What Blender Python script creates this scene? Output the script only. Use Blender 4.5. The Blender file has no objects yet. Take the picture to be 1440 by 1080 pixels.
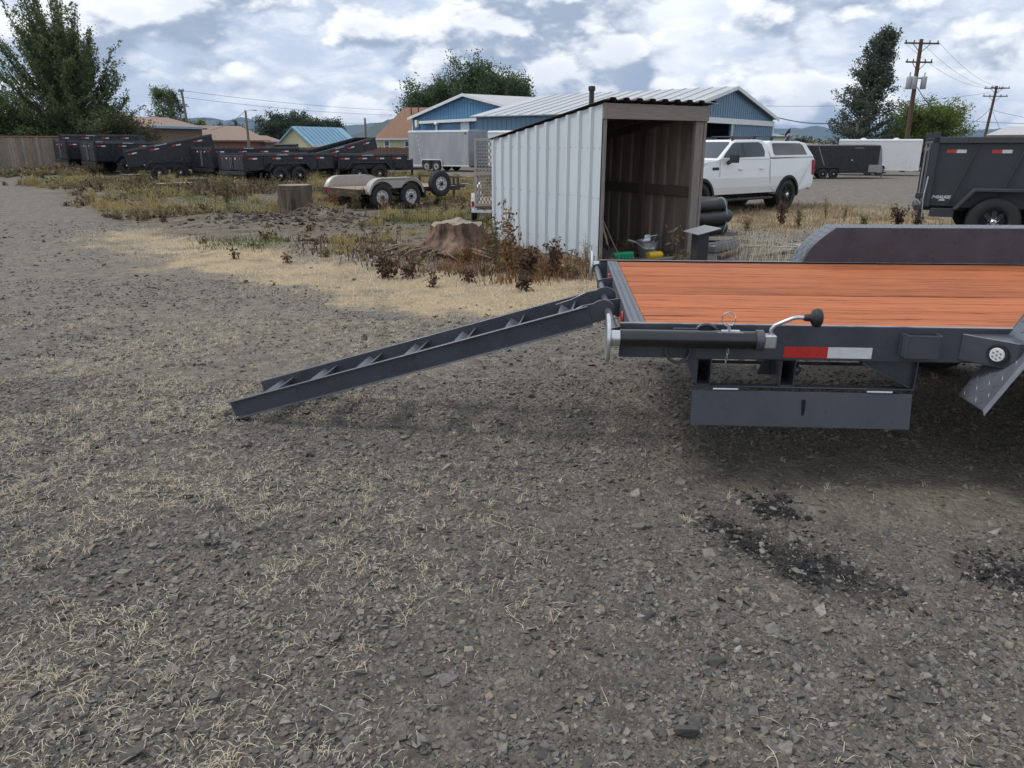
import bpy, bmesh, math, random
import numpy as np
from mathutils import Vector, Matrix
R = math.radians
random.seed(7)
rng = np.random.default_rng(11)
sc = bpy.context.scene
COL = sc.collection

# ------------------------------------------------------------------ camera
CAM_H, FPX, W0, H0, HORIZ = 1.65, 1040.0, 1440, 1080, 203.0
PITCH = math.atan((H0 / 2 - HORIZ) / FPX)
cd = bpy.data.cameras.new('camera')
cam = bpy.data.objects.new('camera', cd)
COL.objects.link(cam)
cam.location = (0, 0, CAM_H)
cam.rotation_euler = (math.pi / 2 - PITCH, 0, 0)
cd.sensor_width = 36.0
cd.lens = 36.0 * FPX / W0
cd.clip_start, cd.clip_end = 0.05, 30000
sc.camera = cam

# ------------------------------------------------------------------ sky, sun, exposure
SKYX, SKYY, SKYZ, SKYT = 3.1, 1.7, .42, .36
SUN_EL, SUN_AZ = R(57), R(272)          # azimuth clockwise from +Y (the view direction)
world = bpy.data.worlds.new('World')
sc.world = world
world.use_nodes = True
nt = world.node_tree
nt.nodes.clear()
def wn(t, **k):
    n = nt.nodes.new(t)
    for a, b in k.items():
        setattr(n, a, b)
    return n
def wl(a, b):
    nt.links.new(a, b)
sky = wn('ShaderNodeTexSky', sky_type='NISHITA', sun_disc=False)
sky.sun_elevation, sky.sun_rotation = SUN_EL, SUN_AZ
sky.dust_density, sky.air_density = 1.2, 1.0
skys = wn('ShaderNodeVectorMath', operation='SCALE'); skys.inputs['Scale'].default_value = 0.085
wl(sky.outputs[0], skys.inputs[0])
tc = wn('ShaderNodeTexCoord')
def wmap(scale, loc=(0, 0, 0)):
    m = wn('ShaderNodeMapping')
    m.inputs['Scale'].default_value = scale
    m.inputs['Location'].default_value = loc
    wl(tc.outputs['Generated'], m.inputs['Vector'])
    return m.outputs[0]
def wnoise(vec, scale, detail=8, rough=.55, dist=0.0):
    n = wn('ShaderNodeTexNoise')
    n.inputs['Scale'].default_value = scale
    n.inputs['Detail'].default_value = detail
    n.inputs['Roughness'].default_value = rough
    n.inputs['Distortion'].default_value = dist
    wl(vec, n.inputs['Vector'])
    return n.outputs[0]
def wmr(val, a, b, c=0.0, d=1.0):
    m = wn('ShaderNodeMapRange', interpolation_type='SMOOTHSTEP')
    m.inputs['From Min'].default_value = a; m.inputs['From Max'].default_value = b
    m.inputs['To Min'].default_value = c; m.inputs['To Max'].default_value = d
    wl(val, m.inputs['Value'])
    return m.outputs[0]
def wmath(op, a, b):
    m = wn('ShaderNodeMath', operation=op)
    for i, q in enumerate((a, b)):
        if isinstance(q, (int, float)):
            m.inputs[i].default_value = q
        else:
            wl(q, m.inputs[i])
    return m.outputs[0]
def wmix(f, a, b):
    m = wn('ShaderNodeMix', data_type='RGBA')
    if isinstance(f, (int, float)): m.inputs[0].default_value = f
    else: wl(f, m.inputs[0])
    for i, q in ((6, a), (7, b)):
        if isinstance(q, tuple): m.inputs[i].default_value = (*q, 1)
        else: wl(q, m.inputs[i])
    return m.outputs[2]
def puff(loc):
    """cumulus density: broad noise with cauliflower billows on it"""
    v = wmap((1.0, 1.0, 1.9), loc)
    nz = wnoise(v, 3.4, 8, .57)
    jit = wn('ShaderNodeVectorMath', operation='ADD')
    sc_ = wn('ShaderNodeVectorMath', operation='SCALE'); sc_.inputs[0].default_value = (.9, -.7, .8)
    wl(wnoise(v, 16, 3, .6), sc_.inputs['Scale'])
    mul = wn('ShaderNodeVectorMath', operation='SCALE'); mul.inputs['Scale'].default_value = .075
    wl(sc_.outputs[0], mul.inputs[0])
    wl(v, jit.inputs[0]); wl(mul.outputs[0], jit.inputs[1])
    n = wn('ShaderNodeTexVoronoi', feature='F1')
    n.inputs['Scale'].default_value = 7.8
    n.inputs['Detail'].default_value = 1.5
    n.inputs['Roughness'].default_value = .5
    wl(jit.outputs[0], n.inputs['Vector'])
    return wmath('ADD', nz, wmath('MULTIPLY', wmath('SUBTRACT', .45, n.outputs['Distance']), .24))
OFF = (SKYX, SKYY, SKYZ)
d1 = puff(OFF)
d2 = puff((OFF[0] - .008, OFF[1], OFF[2] + .040))
big = wnoise(wmap((1, 1, 2.0), (7.3 + SKYX, 2.2, 5.1)), 2.4, 3, .5)
fine = wnoise(wmap((1, 1, 2.6), (1.3, 9.2, 2.1)), 11, 8, .64, .3)
lit = wmr(wmath('SUBTRACT', d1, d2), -.035, .075)                 # billow tops against their grey bases
dens = wmr(d1, SKYT, SKYT + .10)
thick = wmr(d1, SKYT + .04, SKYT + .24)
veil = wmix(wmr(big, .42, .60), (.47, .545, .67), (.78, .815, .865))      # high even layer
veil = wmix(wmath('MULTIPLY', wmr(fine, .42, .64), .6), veil, (.86, .88, .905))
cumulus = wmix(lit, (.28, .345, .455), (.91, .92, .935))
cumulus = wmix(wmath('MULTIPLY', thick, .45), cumulus, (.41, .475, .58))
clouds = wmix(dens, veil, cumulus)
gap = wmr(fine, .30, .42)
skycol = wmix(wmath('ADD', wmath('MULTIPLY', gap, .22), .78), skys.outputs[0], clouds)
bg = wn('ShaderNodeBackground')
bg.inputs['Strength'].default_value = 1.0
wl(skycol, bg.inputs['Color'])
wo = wn('ShaderNodeOutputWorld')
wl(bg.outputs[0], wo.inputs['Surface'])

sd = bpy.data.lights.new('sun', 'SUN')
sd.energy, sd.angle, sd.color = 1.5, R(16), (1.0, .96, .90)
sun = bpy.data.objects.new('sun', sd)
COL.objects.link(sun)
sdir = Vector((math.sin(SUN_AZ) * math.cos(SUN_EL), math.cos(SUN_AZ) * math.cos(SUN_EL), math.sin(SUN_EL)))
sun.rotation_euler = (-sdir).to_track_quat('-Z', 'Y').to_euler()
sun.location = (0, 0, 40)

vs = sc.view_settings
vs.view_transform, vs.look, vs.gamma, vs.exposure = 'Standard', 'None', 1.0, 0.40
vs.use_curve_mapping = False
sc.cycles.use_denoising = True
sc.cycles.max_bounces = 6
sc.cycles.diffuse_bounces = 3
sc.cycles.glossy_bounces = 3
sc.cycles.transparent_max_bounces = 8
sc.cycles.volume_bounces = 0
sc.cycles.caustics_reflective = sc.cycles.caustics_refractive = False

# ------------------------------------------------------------------ pixel rays and terrain
CP, SP = math.cos(PITCH), math.sin(PITCH)
def ray(px, py):
    u, v = (px - W0 / 2) / FPX, (H0 / 2 - py) / FPX
    return Vector((u, CP + v * SP, -SP + v * CP))
def PD(px, py, Y):
    d = ray(px, py)
    t = Y / d.y
    return Vector((d.x * t, Y, CAM_H + d.z * t))
def sm(a, b, x):
    t = np.clip((np.asarray(x, float) - a) / (b - a), 0, 1)
    return t * t * (3 - 2 * t)
def hashn(x, y, s):
    x = np.asarray(x, float) * s; y = np.asarray(y, float) * s
    xi, yi = np.floor(x), np.floor(y)
    fx, fy = x - xi, y - yi
    fx, fy = fx * fx * (3 - 2 * fx), fy * fy * (3 - 2 * fy)
    def h(a, b):
        q = np.sin(a * 127.1 + b * 311.7 + 3.3) * 43758.5453
        return q - np.floor(q)
    return (h(xi, yi) * (1 - fx) + h(xi + 1, yi) * fx) * (1 - fy) + (h(xi, yi + 1) * (1 - fx) + h(xi + 1, yi + 1) * fx) * fy
MOUNDS = []                                              # (x, y, radius, height): dug-up earth
def T0(x, y):
    x = np.asarray(x, float); y = np.asarray(y, float)
    z = -.13 * sm(13, 18, y) * (1 - sm(27, 33, y)) * sm(-8, -4, x)
    z = z - .75 * sm(27, 52, y) * sm(2, 12, x)
    z = z + .22 * sm(36, 46, y) * (1 - sm(-24, -12, x))
    far = sm(9, 13, y) * (1 - sm(40, 60, y)) * (1 - sm(-1.5, 3, x))
    z = z + far * .10 * (hashn(x, y, .9) - .5)
    return z
def T(x, y):
    z = T0(x, y)
    x = np.asarray(x, float); y = np.asarray(y, float)
    for mx, my, r, h in MOUNDS:
        q = ((x - mx) ** 2 + (y - my) ** 2) / (r * r)
        z = z + h * np.exp(-q * 1.6) * (.7 + .6 * hashn(x, y, 3.1))
    return z
def P(px, py):
    d = ray(px, py)
    z = 0.0
    for _ in range(12):
        t = (z - CAM_H) / d.z
        z = float(T0(d.x * t, d.y * t))
    return Vector((d.x * t, d.y * t, z))
def G(x, y):
    return Vector((x, y, float(T(x, y))))

# ------------------------------------------------------------------ materials
MATS = {}
def pmat(name, col, rough=.6, metal=0.0, var=.12, scale=4.0, bump=0.0, bscale=60.0, spec=.5, col2=None, c2lo=.5, c2hi=.7, c2scale=None,
         stretch=(1, 1, 1), rvar=.1, island=0.0, coat=0.0, orand=0.0):
    """base colour broken by noise (value), an optional second colour in patches (dirt, rust, wear), fine relief"""
    m = bpy.data.materials.new(name); m.use_nodes = True
    t = m.node_tree; t.nodes.clear()
    N = t.nodes.new; L = t.links.new
    out = N('ShaderNodeOutputMaterial'); b = N('ShaderNodeBsdfPrincipled')
    L(b.outputs[0], out.inputs[0])
    b.inputs['Metallic'].default_value = metal
    b.inputs['Specular IOR Level'].default_value = spec
    if coat:
        b.inputs['Coat Weight'].default_value = coat; b.inputs['Coat Roughness'].default_value = .12
    co = N('ShaderNodeTexCoord'); mp = N('ShaderNodeMapping')
    mp.inputs['Scale'].default_value = stretch
    L(co.outputs['Object'], mp.inputs['Vector'])
    n1 = N('ShaderNodeTexNoise'); n1.inputs['Scale'].default_value = scale; n1.inputs['Detail'].default_value = 6
    n1.inputs['Roughness'].default_value = .6
    L(mp.outputs[0], n1.inputs['Vector'])
    mr = N('ShaderNodeMapRange')
    mr.inputs['From Min'].default_value = .28; mr.inputs['From Max'].default_value = .72
    mr.inputs['To Min'].default_value = 1 - var; mr.inputs['To Max'].default_value = 1 + var
    L(n1.outputs[0], mr.inputs['Value'])
    src = None
    if col2:
        n2 = N('ShaderNodeTexNoise'); n2.inputs['Scale'].default_value = c2scale or scale * .7; n2.inputs['Detail'].default_value = 7
        n2.inputs['Roughness'].default_value = .65
        m2 = N('ShaderNodeMapping'); m2.inputs['Location'].default_value = (5.2, 1.3, 8.8); m2.inputs['Scale'].default_value = stretch
        L(co.outputs['Object'], m2.inputs['Vector']); L(m2.outputs[0], n2.inputs['Vector'])
        r2 = N('ShaderNodeMapRange'); r2.inputs['From Min'].default_value = c2lo; r2.inputs['From Max'].default_value = c2hi
        L(n2.outputs[0], r2.inputs['Value'])
        mx = N('ShaderNodeMix'); mx.data_type = 'RGBA'
        L(r2.outputs[0], mx.inputs[0]); mx.inputs[6].default_value = (*col, 1); mx.inputs[7].default_value = (*col2, 1)
        src = mx.outputs[2]
    val = mr.outputs[0]
    if island:
        ge = N('ShaderNodeNewGeometry'); ir = N('ShaderNodeMapRange')
        ir.inputs['To Min'].default_value = 1 - island; ir.inputs['To Max'].default_value = 1 + island
        L(ge.outputs['Random Per Island'], ir.inputs['Value'])
        mu = N('ShaderNodeMath'); mu.operation = 'MULTIPLY'
        L(val, mu.inputs[0]); L(ir.outputs[0], mu.inputs[1]); val = mu.outputs[0]
    if orand:
        oi = N('ShaderNodeObjectInfo'); ir = N('ShaderNodeMapRange')
        ir.inputs['To Min'].default_value = 1 - orand; ir.inputs['To Max'].default_value = 1 + orand
        L(oi.outputs['Random'], ir.inputs['Value'])
        mu = N('ShaderNodeMath'); mu.operation = 'MULTIPLY'
        L(val, mu.inputs[0]); L(ir.outputs[0], mu.inputs[1]); val = mu.outputs[0]
    vm = N('ShaderNodeVectorMath'); vm.operation = 'SCALE'
    if src: L(src, vm.inputs[0])
    else: vm.inputs[0].default_value = col
    L(val, vm.inputs['Scale'])
    L(vm.outputs[0], b.inputs['Base Color'])
    rr = N('ShaderNodeMapRange'); rr.inputs['From Min'].default_value = .3; rr.inputs['From Max'].default_value = .7
    rr.inputs['To Min'].default_value = max(.03, rough - rvar); rr.inputs['To Max'].default_value = min(1, rough + rvar)
    L(n1.outputs[0], rr.inputs['Value']); L(rr.outputs[0], b.inputs['Roughness'])
    if bump:
        nb = N('ShaderNodeTexNoise'); nb.inputs['Scale'].default_value = bscale; nb.inputs['Detail'].default_value = 5
        L(mp.outputs[0], nb.inputs['Vector'])
        bp = N('ShaderNodeBump'); bp.inputs['Strength'].default_value = bump; bp.inputs['Distance'].default_value = .01
        L(nb.outputs[0], bp.inputs['Height']); L(bp.outputs[0], b.inputs['Normal'])
    MATS[name] = m
    return m
def leafmat(name, c1, c2, trans=.3, rough=.55):
    """leaf: colour differs leaf by leaf and by clump, with some light through it"""
    m = bpy.data.materials.new(name); m.use_nodes = True
    t = m.node_tree; t.nodes.clear(); N = t.nodes.new; L = t.links.new
    out = N('ShaderNodeOutputMaterial'); b = N('ShaderNodeBsdfPrincipled'); tr = N('ShaderNodeBsdfTranslucent'); mx = N('ShaderNodeMixShader')
    b.inputs['Roughness'].default_value = rough; b.inputs['Specular IOR Level'].default_value = .35
    ge = N('ShaderNodeNewGeometry'); co = N('ShaderNodeTexCoord'); no = N('ShaderNodeTexNoise')
    no.inputs['Scale'].default_value = .9; no.inputs['Detail'].default_value = 3
    L(co.outputs['Object'], no.inputs['Vector'])
    ad = N('ShaderNodeMath'); ad.operation = 'ADD'; L(ge.outputs['Random Per Island'], ad.inputs[0]); L(no.outputs[0], ad.inputs[1])
    mr = N('ShaderNodeMapRange'); mr.inputs['From Min'].default_value = .35; mr.inputs['From Max'].default_value = 1.65
    L(ad.outputs[0], mr.inputs['Value'])
    cm = N('ShaderNodeMix'); cm.data_type = 'RGBA'; cm.inputs[6].default_value = (*c1, 1); cm.inputs[7].default_value = (*c2, 1)
    L(mr.outputs[0], cm.inputs[0])
    L(cm.outputs[2], b.inputs['Base Color']); L(cm.outputs[2], tr.inputs['Color'])
    mx.inputs[0].default_value = trans
    L(b.outputs[0], mx.inputs[1]); L(tr.outputs[0], mx.inputs[2]); L(mx.outputs[0], out.inputs[0])
    MATS[name] = m
    return m
def glassmat(name, col=(.02, .025, .03), rough=.06):
    return pmat(name, col, rough, 0, .1, 2, spec=.8, rvar=.02)

pmat('trailer_paint', (.066, .075, .094), .31, .15, .12, 5, .05, 220, col2=(.085, .087, .088), c2lo=.52, c2hi=.80, c2scale=7, rvar=.14)
pmat('treadplate', (.125, .138, .165), .40, .3, .14, 9, .04, 200, col2=(.16, .17, .18), c2lo=.5, c2hi=.8)
pmat('stained_wood', (.435, .143, .061), .66, 0, .30, 3.0, .5, 26, stretch=(.8, 20, 20), col2=(.13, .045, .028), c2lo=.565, c2hi=.635, c2scale=2.3, spec=.15, orand=.16)
pmat('rail_glint', (.27, .285, .31), .36, .4, .2, 8, .05, 90, col2=(.12, .13, .15), c2lo=.5, c2hi=.65)  # pale tone carries the sky's reflection along the flatbed rail tops
pmat('jack_black', (.014, .015, .017), .24, .1, .1, 10, coat=.3)
pmat('zinc', (.62, .64, .66), .32, .9, .10, 14, .05, 150)
pmat('black_plastic', (.018, .018, .019), .45, 0, .1, 20, .08, 200)
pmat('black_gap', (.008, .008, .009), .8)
pmat('reflector_red', (.50, .025, .022), .28, 0, .06, 30, .12, 400, coat=.4)
pmat('reflector_white', (.66, .68, .71), .28, 0, .06, 30, .12, 400, coat=.4)
pmat('lens', (.75, .77, .80), .12, .2, .2, 60)
pmat('dump_paint', (.015, .0175, .023), .30, .1, .12, 5, .05, 120, col2=(.045, .047, .05), c2lo=.52, c2hi=.8, c2scale=1.6)
pmat('dump_rail', (.052, .056, .065), .32, .2, .15, 5, .05, 120)  # lighter than the box paint: highlight on the top rails as colour
pmat('dump_paint_grey', (.035, .040, .048), .42, .1, .10, 3, .05, 150, col2=(.062, .066, .073), c2lo=.52, c2hi=.75, c2scale=1.1)
pmat('rubber', (.022, .022, .023), .78, 0, .15, 12, .25, 90, col2=(.06, .055, .05), c2lo=.58, c2hi=.8)
pmat('rim_black', (.012, .012, .013), .30, .3, .1, 10)
pmat('rim_white', (.62, .62, .61), .45, .1, .10, 12, col2=(.34, .32, .29), c2lo=.55, c2hi=.75)
pmat('chrome', (.72, .73, .75), .16, 1.0, .05, 10)
pmat('white_steel', (.56, .615, .655), .40, .05, .045, 2.2, .05, 40, col2=(.48, .48, .46), c2lo=.62, c2hi=.84, c2scale=3, stretch=(1, 1, .25))
pmat('roof_rust', (.07, .055, .048), .75, .2, .25, 5, .2, 40, col2=(.16, .13, .11), c2lo=.5, c2hi=.7)
pmat('grey_wood', (.25, .225, .20), .85, 0, .24, 3, .4, 45, stretch=(16, 16, 1.2), col2=(.13, .11, .095), c2lo=.55, c2hi=.76, c2scale=2.5, spec=.2)
pmat('grey_wood_x', (.255, .23, .205), .85, 0, .22, 3, .4, 45, stretch=(1.2, 16, 16), col2=(.20, .13, .085), c2lo=.57, c2hi=.74, c2scale=2.5, spec=.2)
pmat('dark_wood', (.155, .125, .105), .88, 0, .25, 3, .4, 45, stretch=(14, 14, 1.2), spec=.15)
pmat('brown_steel', (.30, .25, .21), .75, .05, .2, 3, .1, 30, stretch=(3, 3, .4), col2=(.15, .115, .09), c2lo=.5, c2hi=.75, spec=.25)
pmat('truck_white', (.74, .76, .78), .22, 0, .025, 1.2, coat=.8, col2=(.60, .60, .585), c2lo=.62, c2hi=.88, c2scale=1.8, rvar=.04)
glassmat('car_glass', (.035, .042, .048), .05)
pmat('trim_black', (.016, .017, .018), .5, 0, .1, 15)
pmat('tail_red', (.30, .015, .015), .2, 0, .1, 10, coat=.5)
pmat('blue_siding', (.075, .205, .355), .48, .05, .08, 1.2, .04, 30, col2=(.11, .24, .38), c2lo=.5, c2hi=.8)
pmat('blue_siding_pale', (.125, .225, .325), .48, .05, .08, 1.2, .04, 30, col2=(.17, .27, .36), c2lo=.5, c2hi=.8)
pmat('white_trim', (.68, .70, .71), .5, 0, .06, 3, col2=(.5, .5, .48), c2lo=.6, c2hi=.8)
pmat('grey_roof', (.43, .435, .44), .55, .1, .08, 1.5, .05, 20, col2=(.34, .34, .34), c2lo=.55, c2hi=.75)
pmat('white_roof', (.43, .455, .475), .45, .1, .07, 1.5, .05, 20, col2=(.34, .355, .365), c2lo=.55, c2hi=.75)
pmat('shingle_brown', (.235, .135, .085), .9, 0, .16, 5, .5, 18, col2=(.17, .10, .07), c2lo=.5, c2hi=.7)
pmat('shingle_pink', (.27, .19, .155), .9, 0, .14, 4, .5, 18, col2=(.21, .15, .12), c2lo=.5, c2hi=.7)
pmat('roof_blue', (.20, .37, .50), .40, .3, .06, 2, .03, 20, col2=(.30, .46, .57), c2lo=.5, c2hi=.75)
pmat('cream_siding', (.56, .535, .355), .7, 0, .05, 3, .05, 30)
pmat('brick_red', (.23, .10, .07), .85, 0, .2, 8, .3, 40)
pmat('brown_wall', (.17, .12, .09), .85, 0, .2, 4, .3, 40)
pmat('window_glass', (.05, .06, .07), .08, 0, .1, 2, spec=.8)
pmat('fence_wood', (.24, .20, .165), .9, 0, .25, 3, .3, 30, stretch=(6, 6, 1), col2=(.15, .12, .10), c2lo=.5, c2hi=.7, island=.22)
pmat('fence_cap', (.27, .17, .11), .85, 0, .2, 6, .2, 30)
pmat('fence_red', (.15, .088, .062), .9, 0, .2, 3, .3, 30, stretch=(6, 6, 1), island=.2)
pmat('alu_grey', (.36, .375, .40), .40, .35, .08, 1.5, .03, 20, col2=(.46, .475, .495), c2lo=.45, c2hi=.7, c2scale=1.0, stretch=(1.6, 1.6, .35))
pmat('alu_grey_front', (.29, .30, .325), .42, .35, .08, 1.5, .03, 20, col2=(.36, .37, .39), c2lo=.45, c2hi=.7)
pmat('trailer_white', (.66, .68, .69), .35, .1, .05, 2, .02, 20)
pmat('trailer_black', (.014, .0145, .017), .28, .1, .15, 2, .02, 20)
pmat('steel_grey', (.30, .305, .31), .5, .5, .12, 6, .08, 50, col2=(.20, .16, .13), c2lo=.6, c2hi=.8)
pmat('galv_fender', (.42, .405, .375), .5, .5, .10, 8, .1, 60, col2=(.38, .36, .32), c2lo=.5, c2hi=.75)
pmat('gate_steel', (.40, .38, .35), .55, .3, .12, 6, .08, 50, col2=(.28, .24, .20), c2lo=.55, c2hi=.75)
pmat('old_deck', (.32, .235, .165), .85, 0, .2, 3, .3, 40, stretch=(1.5, 10, 10), col2=(.22, .15, .10), c2lo=.5, c2hi=.7)
pmat('frame_dark', (.045, .038, .034), .7, .2, .25, 6, .1, 50, col2=(.11, .055, .03), c2lo=.55, c2hi=.75)
pmat('pole_wood', (.105, .068, .05), .9, 0, .2, 2, .4, 30, stretch=(8, 8, .6), spec=.15)
pmat('pole_grey', (.19, .165, .145), .9, 0, .2, 2, .4, 30, stretch=(8, 8, .6), spec=.15)
pmat('insulator', (.07, .055, .05), .35)
pmat('transformer_grey', (.30, .32, .33), .45, .1, .06, 4)
pmat('wire_black', (.012, .012, .013), .6)
pmat('bark', (.115, .088, .068), .95, 0, .3, 5, .9, 16, stretch=(1, 1, .22), col2=(.045, .034, .028), c2lo=.45, c2hi=.58, c2scale=7)
pmat('stump_top', (.27, .215, .165), .85, 0, .15, 14, .2, 60, col2=(.24, .19, .15), c2lo=.5, c2hi=.7)
pmat('stump_root', (.18, .115, .08), .95, 0, .35, 9, 1.0, 26, stretch=(1, 1, .3), col2=(.05, .034, .027), c2lo=.46, c2hi=.60)
pmat('tree_bark', (.075, .06, .05), .95, 0, .25, 4, .5, 20)
pmat('galvanised', (.46, .49, .51), .38, .8, .15, 12, .05, 60)
pmat('yellow_plastic', (.68, .46, .02), .4)
pmat('green_bristle', (.02, .40, .18), .6, 0, .25, 40, .3, 120)
pmat('ash_handle', (.36, .25, .155), .6, 0, .15, 6, .1, 40)
pmat('drain_pipe', (.022, .025, .028), .5, 0, .15, 8)
pmat('strap_green', (.30, .55, .47), .5)
pmat('conduit', (.42, .45, .46), .4, .3, .1, 8)
pmat('hose_black', (.03, .033, .037), .5)
pmat('steel_post', (.028, .03, .034), .6, .1, .2, 8, .1, 60)
pmat('decal_white', (.62, .64, .66), .4)
pmat('flag_red', (.38, .03, .04), .8); pmat('flag_white', (.7, .7, .7), .8); pmat('flag_blue', (.02, .03, .12), .8)
pmat('weed_stem', (.20, .135, .085), .9)
pmat('root_wood', (.19, .14, .10), .95, 0, .3, 8, .4, 40)
pmat('clod', (.062, .048, .042), .98, 0, .3, 8, .5, 40, island=.3)
pmat('lit_amber', (.75, .48, .15), .5)
leafmat('leaf_maple', (.055, .098, .042), (.185, .225, .092), .45)
leafmat('leaf_hedge', (.045, .085, .02), (.15, .20, .055), .4)
leafmat('leaf_olive', (.042, .050, .022), (.105, .098, .045), .3)
leafmat('leaf_poplar', (.040, .072, .034), (.130, .180, .078), .4)
leafmat('leaf_dark', (.020, .038, .024), (.068, .098, .054), .34)
leafmat('leaf_right', (.042, .060, .046), (.150, .175, .125), .38)
leafmat('leaf_lime', (.055, .090, .014), (.190, .245, .050), .38)
leafmat('dry_brown', (.040, .022, .016), (.125, .075, .048), .15, .8)
leafmat('dry_rust', (.125, .062, .028), (.31, .175, .080), .2, .8)
leafmat('dry_straw', (.46, .385, .275), (.78, .695, .54), .2, .8)
leafmat('dry_tan', (.21, .155, .09), (.40, .31, .185), .2, .8)
leafmat('weed_olive', (.085, .082, .042), (.24, .205, .11), .25, .8)
leafmat('dry_yellow', (.26, .205, .085), (.50, .41, .20), .25, .8)
leafmat('weed_green', (.05, .072, .022), (.16, .185, .06), .25, .7)

# ------------------------------------------------------------------ mesh building
class MB:
    def __init__(s):
        s.v, s.f, s.m = [], [], None
    def add(s, vs, fs):
        o = len(s.v)
        if s.m is not None:
            vs = [s.m @ Vector(p) for p in vs]
        s.v.extend([tuple(p) for p in vs])
        s.f.extend([tuple(i + o for i in q) for q in fs])
        return s
    def box(s, x0, x1, y0, y1, z0, z1):
        return s.add([(x0, y0, z0), (x1, y0, z0), (x1, y1, z0), (x0, y1, z0), (x0, y0, z1), (x1, y0, z1), (x1, y1, z1), (x0, y1, z1)],
                     [(0, 3, 2, 1), (4, 5, 6, 7), (0, 1, 5, 4), (1, 2, 6, 5), (2, 3, 7, 6), (3, 0, 4, 7)])
    def beam(s, p0, p1, w, h, up=(0, 0, 1)):
        """box from p0 to p1, w across, h along up"""
        p0, p1 = Vector(p0), Vector(p1)
        d = (p1 - p0).normalized()
        sd = d.cross(Vector(up))
        sd = sd.normalized() if sd.length > 1e-6 else Vector((1, 0, 0))
        u = sd.cross(d).normalized()
        vs = []
        for p in (p0, p1):
            for a, b in ((-1, -1), (1, -1), (1, 1), (-1, 1)):
                vs.append(p + sd * (a * w / 2) + u * (b * h / 2))
        return s.add(vs, [(0, 1, 2, 3), (7, 6, 5, 4), (0, 4, 5, 1), (1, 5, 6, 2), (2, 6, 7, 3), (3, 7, 4, 0)])
    def cyl(s, p0, p1, r0, r1=None, n=12, cap=True):
        return s.tube([p0, p1], [r0, r0 if r1 is None else r1], n, cap=cap)
    def tube(s, pts, r, n=8, cap=True, closed=False):
        pts = [Vector(p) for p in pts]
        k = len(pts)
        rs = r if isinstance(r, (list, tuple)) else [r] * k
        vs, fs = [], []
        ref = None
        for i, p in enumerate(pts):
            if closed: d = pts[(i + 1) % k] - pts[i - 1]
            else: d = pts[min(i + 1, k - 1)] - pts[max(i - 1, 0)]
            d.normalize()
            if ref is None:
                ref = d.orthogonal().normalized()
            ref = (ref - d * ref.dot(d))
            ref = ref.normalized() if ref.length > 1e-6 else d.orthogonal().normalized()
            b = d.cross(ref)
            for j in range(n):
                a = 2 * math.pi * j / n
                vs.append(p + (ref * math.cos(a) + b * math.sin(a)) * rs[i])
        for i in range(k if closed else k - 1):
            i2 = (i + 1) % k
            for j in range(n):
                j2 = (j + 1) % n
                fs.append((i * n + j, i * n + j2, i2 * n + j2, i2 * n + j))
        if cap and not closed:
            fs.append(tuple(range(n - 1, -1, -1)))
            fs.append(tuple((k - 1) * n + j for j in range(n)))
        return s.add(vs, fs)
    def prism(s, poly, axis, a, b):
        """polygon (2D) extruded along x, y or z from a to b"""
        n = len(poly)
        def q(p, h):
            return {'x': (h, p[0], p[1]), 'y': (p[0], h, p[1]), 'z': (p[0], p[1], h)}[axis]
        vs = [q(p, a) for p in poly] + [q(p, b) for p in poly]
        fs = [tuple(range(n))[::-1], tuple(range(n, 2 * n))] + [(i, (i + 1) % n, n + (i + 1) % n, n + i) for i in range(n)]
        return s.add(vs, fs)
    def lathe(s, prof, c, ax='y', n=28, cap=True):
        """profile of (radius, offset along axis) turned round an axis through c"""
        vs, fs = [], []
        c = Vector(c)
        for r, h in prof:
            for j in range(n):
                a = 2 * math.pi * j / n
                x, y = r * math.cos(a), r * math.sin(a)
                vs.append(c + Vector({'y': (x, h, y), 'z': (x, y, h), 'x': (h, x, y)}[ax]))
        for i in range(len(prof) - 1):
            for j in range(n):
                j2 = (j + 1) % n
                fs.append((i * n + j, i * n + j2, (i + 1) * n + j2, (i + 1) * n + j))
        if cap:
            fs.append(tuple(range(n))); fs.append(tuple((len(prof) - 1) * n + j for j in range(n - 1, -1, -1)))
        return s.add(vs, fs)
    def poly(s, vs, thick=0.0):
        """flat polygon, given thickness along its normal"""
        vs = [Vector(p) for p in vs]; n = len(vs)
        if not thick:
            return s.add(vs, [tuple(range(n))])
        nn = Vector((0, 0, 0))
        for i in range(n):
            nn += vs[i].cross(vs[(i + 1) % n])
        nn.normalize()
        v2 = [p - nn * thick for p in vs]
        return s.add(vs + v2, [tuple(range(n)), tuple(range(2 * n - 1, n - 1, -1))] + [((i + 1) % n, i, n + i, n + (i + 1) % n) for i in range(n)])
    def mesh(s, name, mat, smooth=None):
        me = bpy.data.meshes.new(name)
        me.from_pydata(s.v, [], s.f)
        me.materials.append(MATS[mat])
        bm = bmesh.new(); bm.from_mesh(me)
        bmesh.ops.recalc_face_normals(bm, faces=bm.faces)
        bm.to_mesh(me); bm.free()
        if smooth:
            me.polygons.foreach_set('use_smooth', [True] * len(me.polygons))
            me.set_sharp_from_angle(angle=R(smooth))
        return me
    def build(s, name, mat, parent=None, smooth=None, bevel=0.0, label=None):
        return place(name, s.mesh(name, mat, smooth), parent, bevel, label)
def place(name, me, parent=None, bevel=0.0, label=None):
    o = bpy.data.objects.new(name, me)
    COL.objects.link(o)
    o.parent = parent
    if bevel:
        b = o.modifiers.new('bevel', 'BEVEL'); b.width = bevel; b.segments = 2 if bevel > .015 else 1; b.limit_method = 'ANGLE'; b.angle_limit = R(35)
    if label: o['label'] = label
    return o
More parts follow.
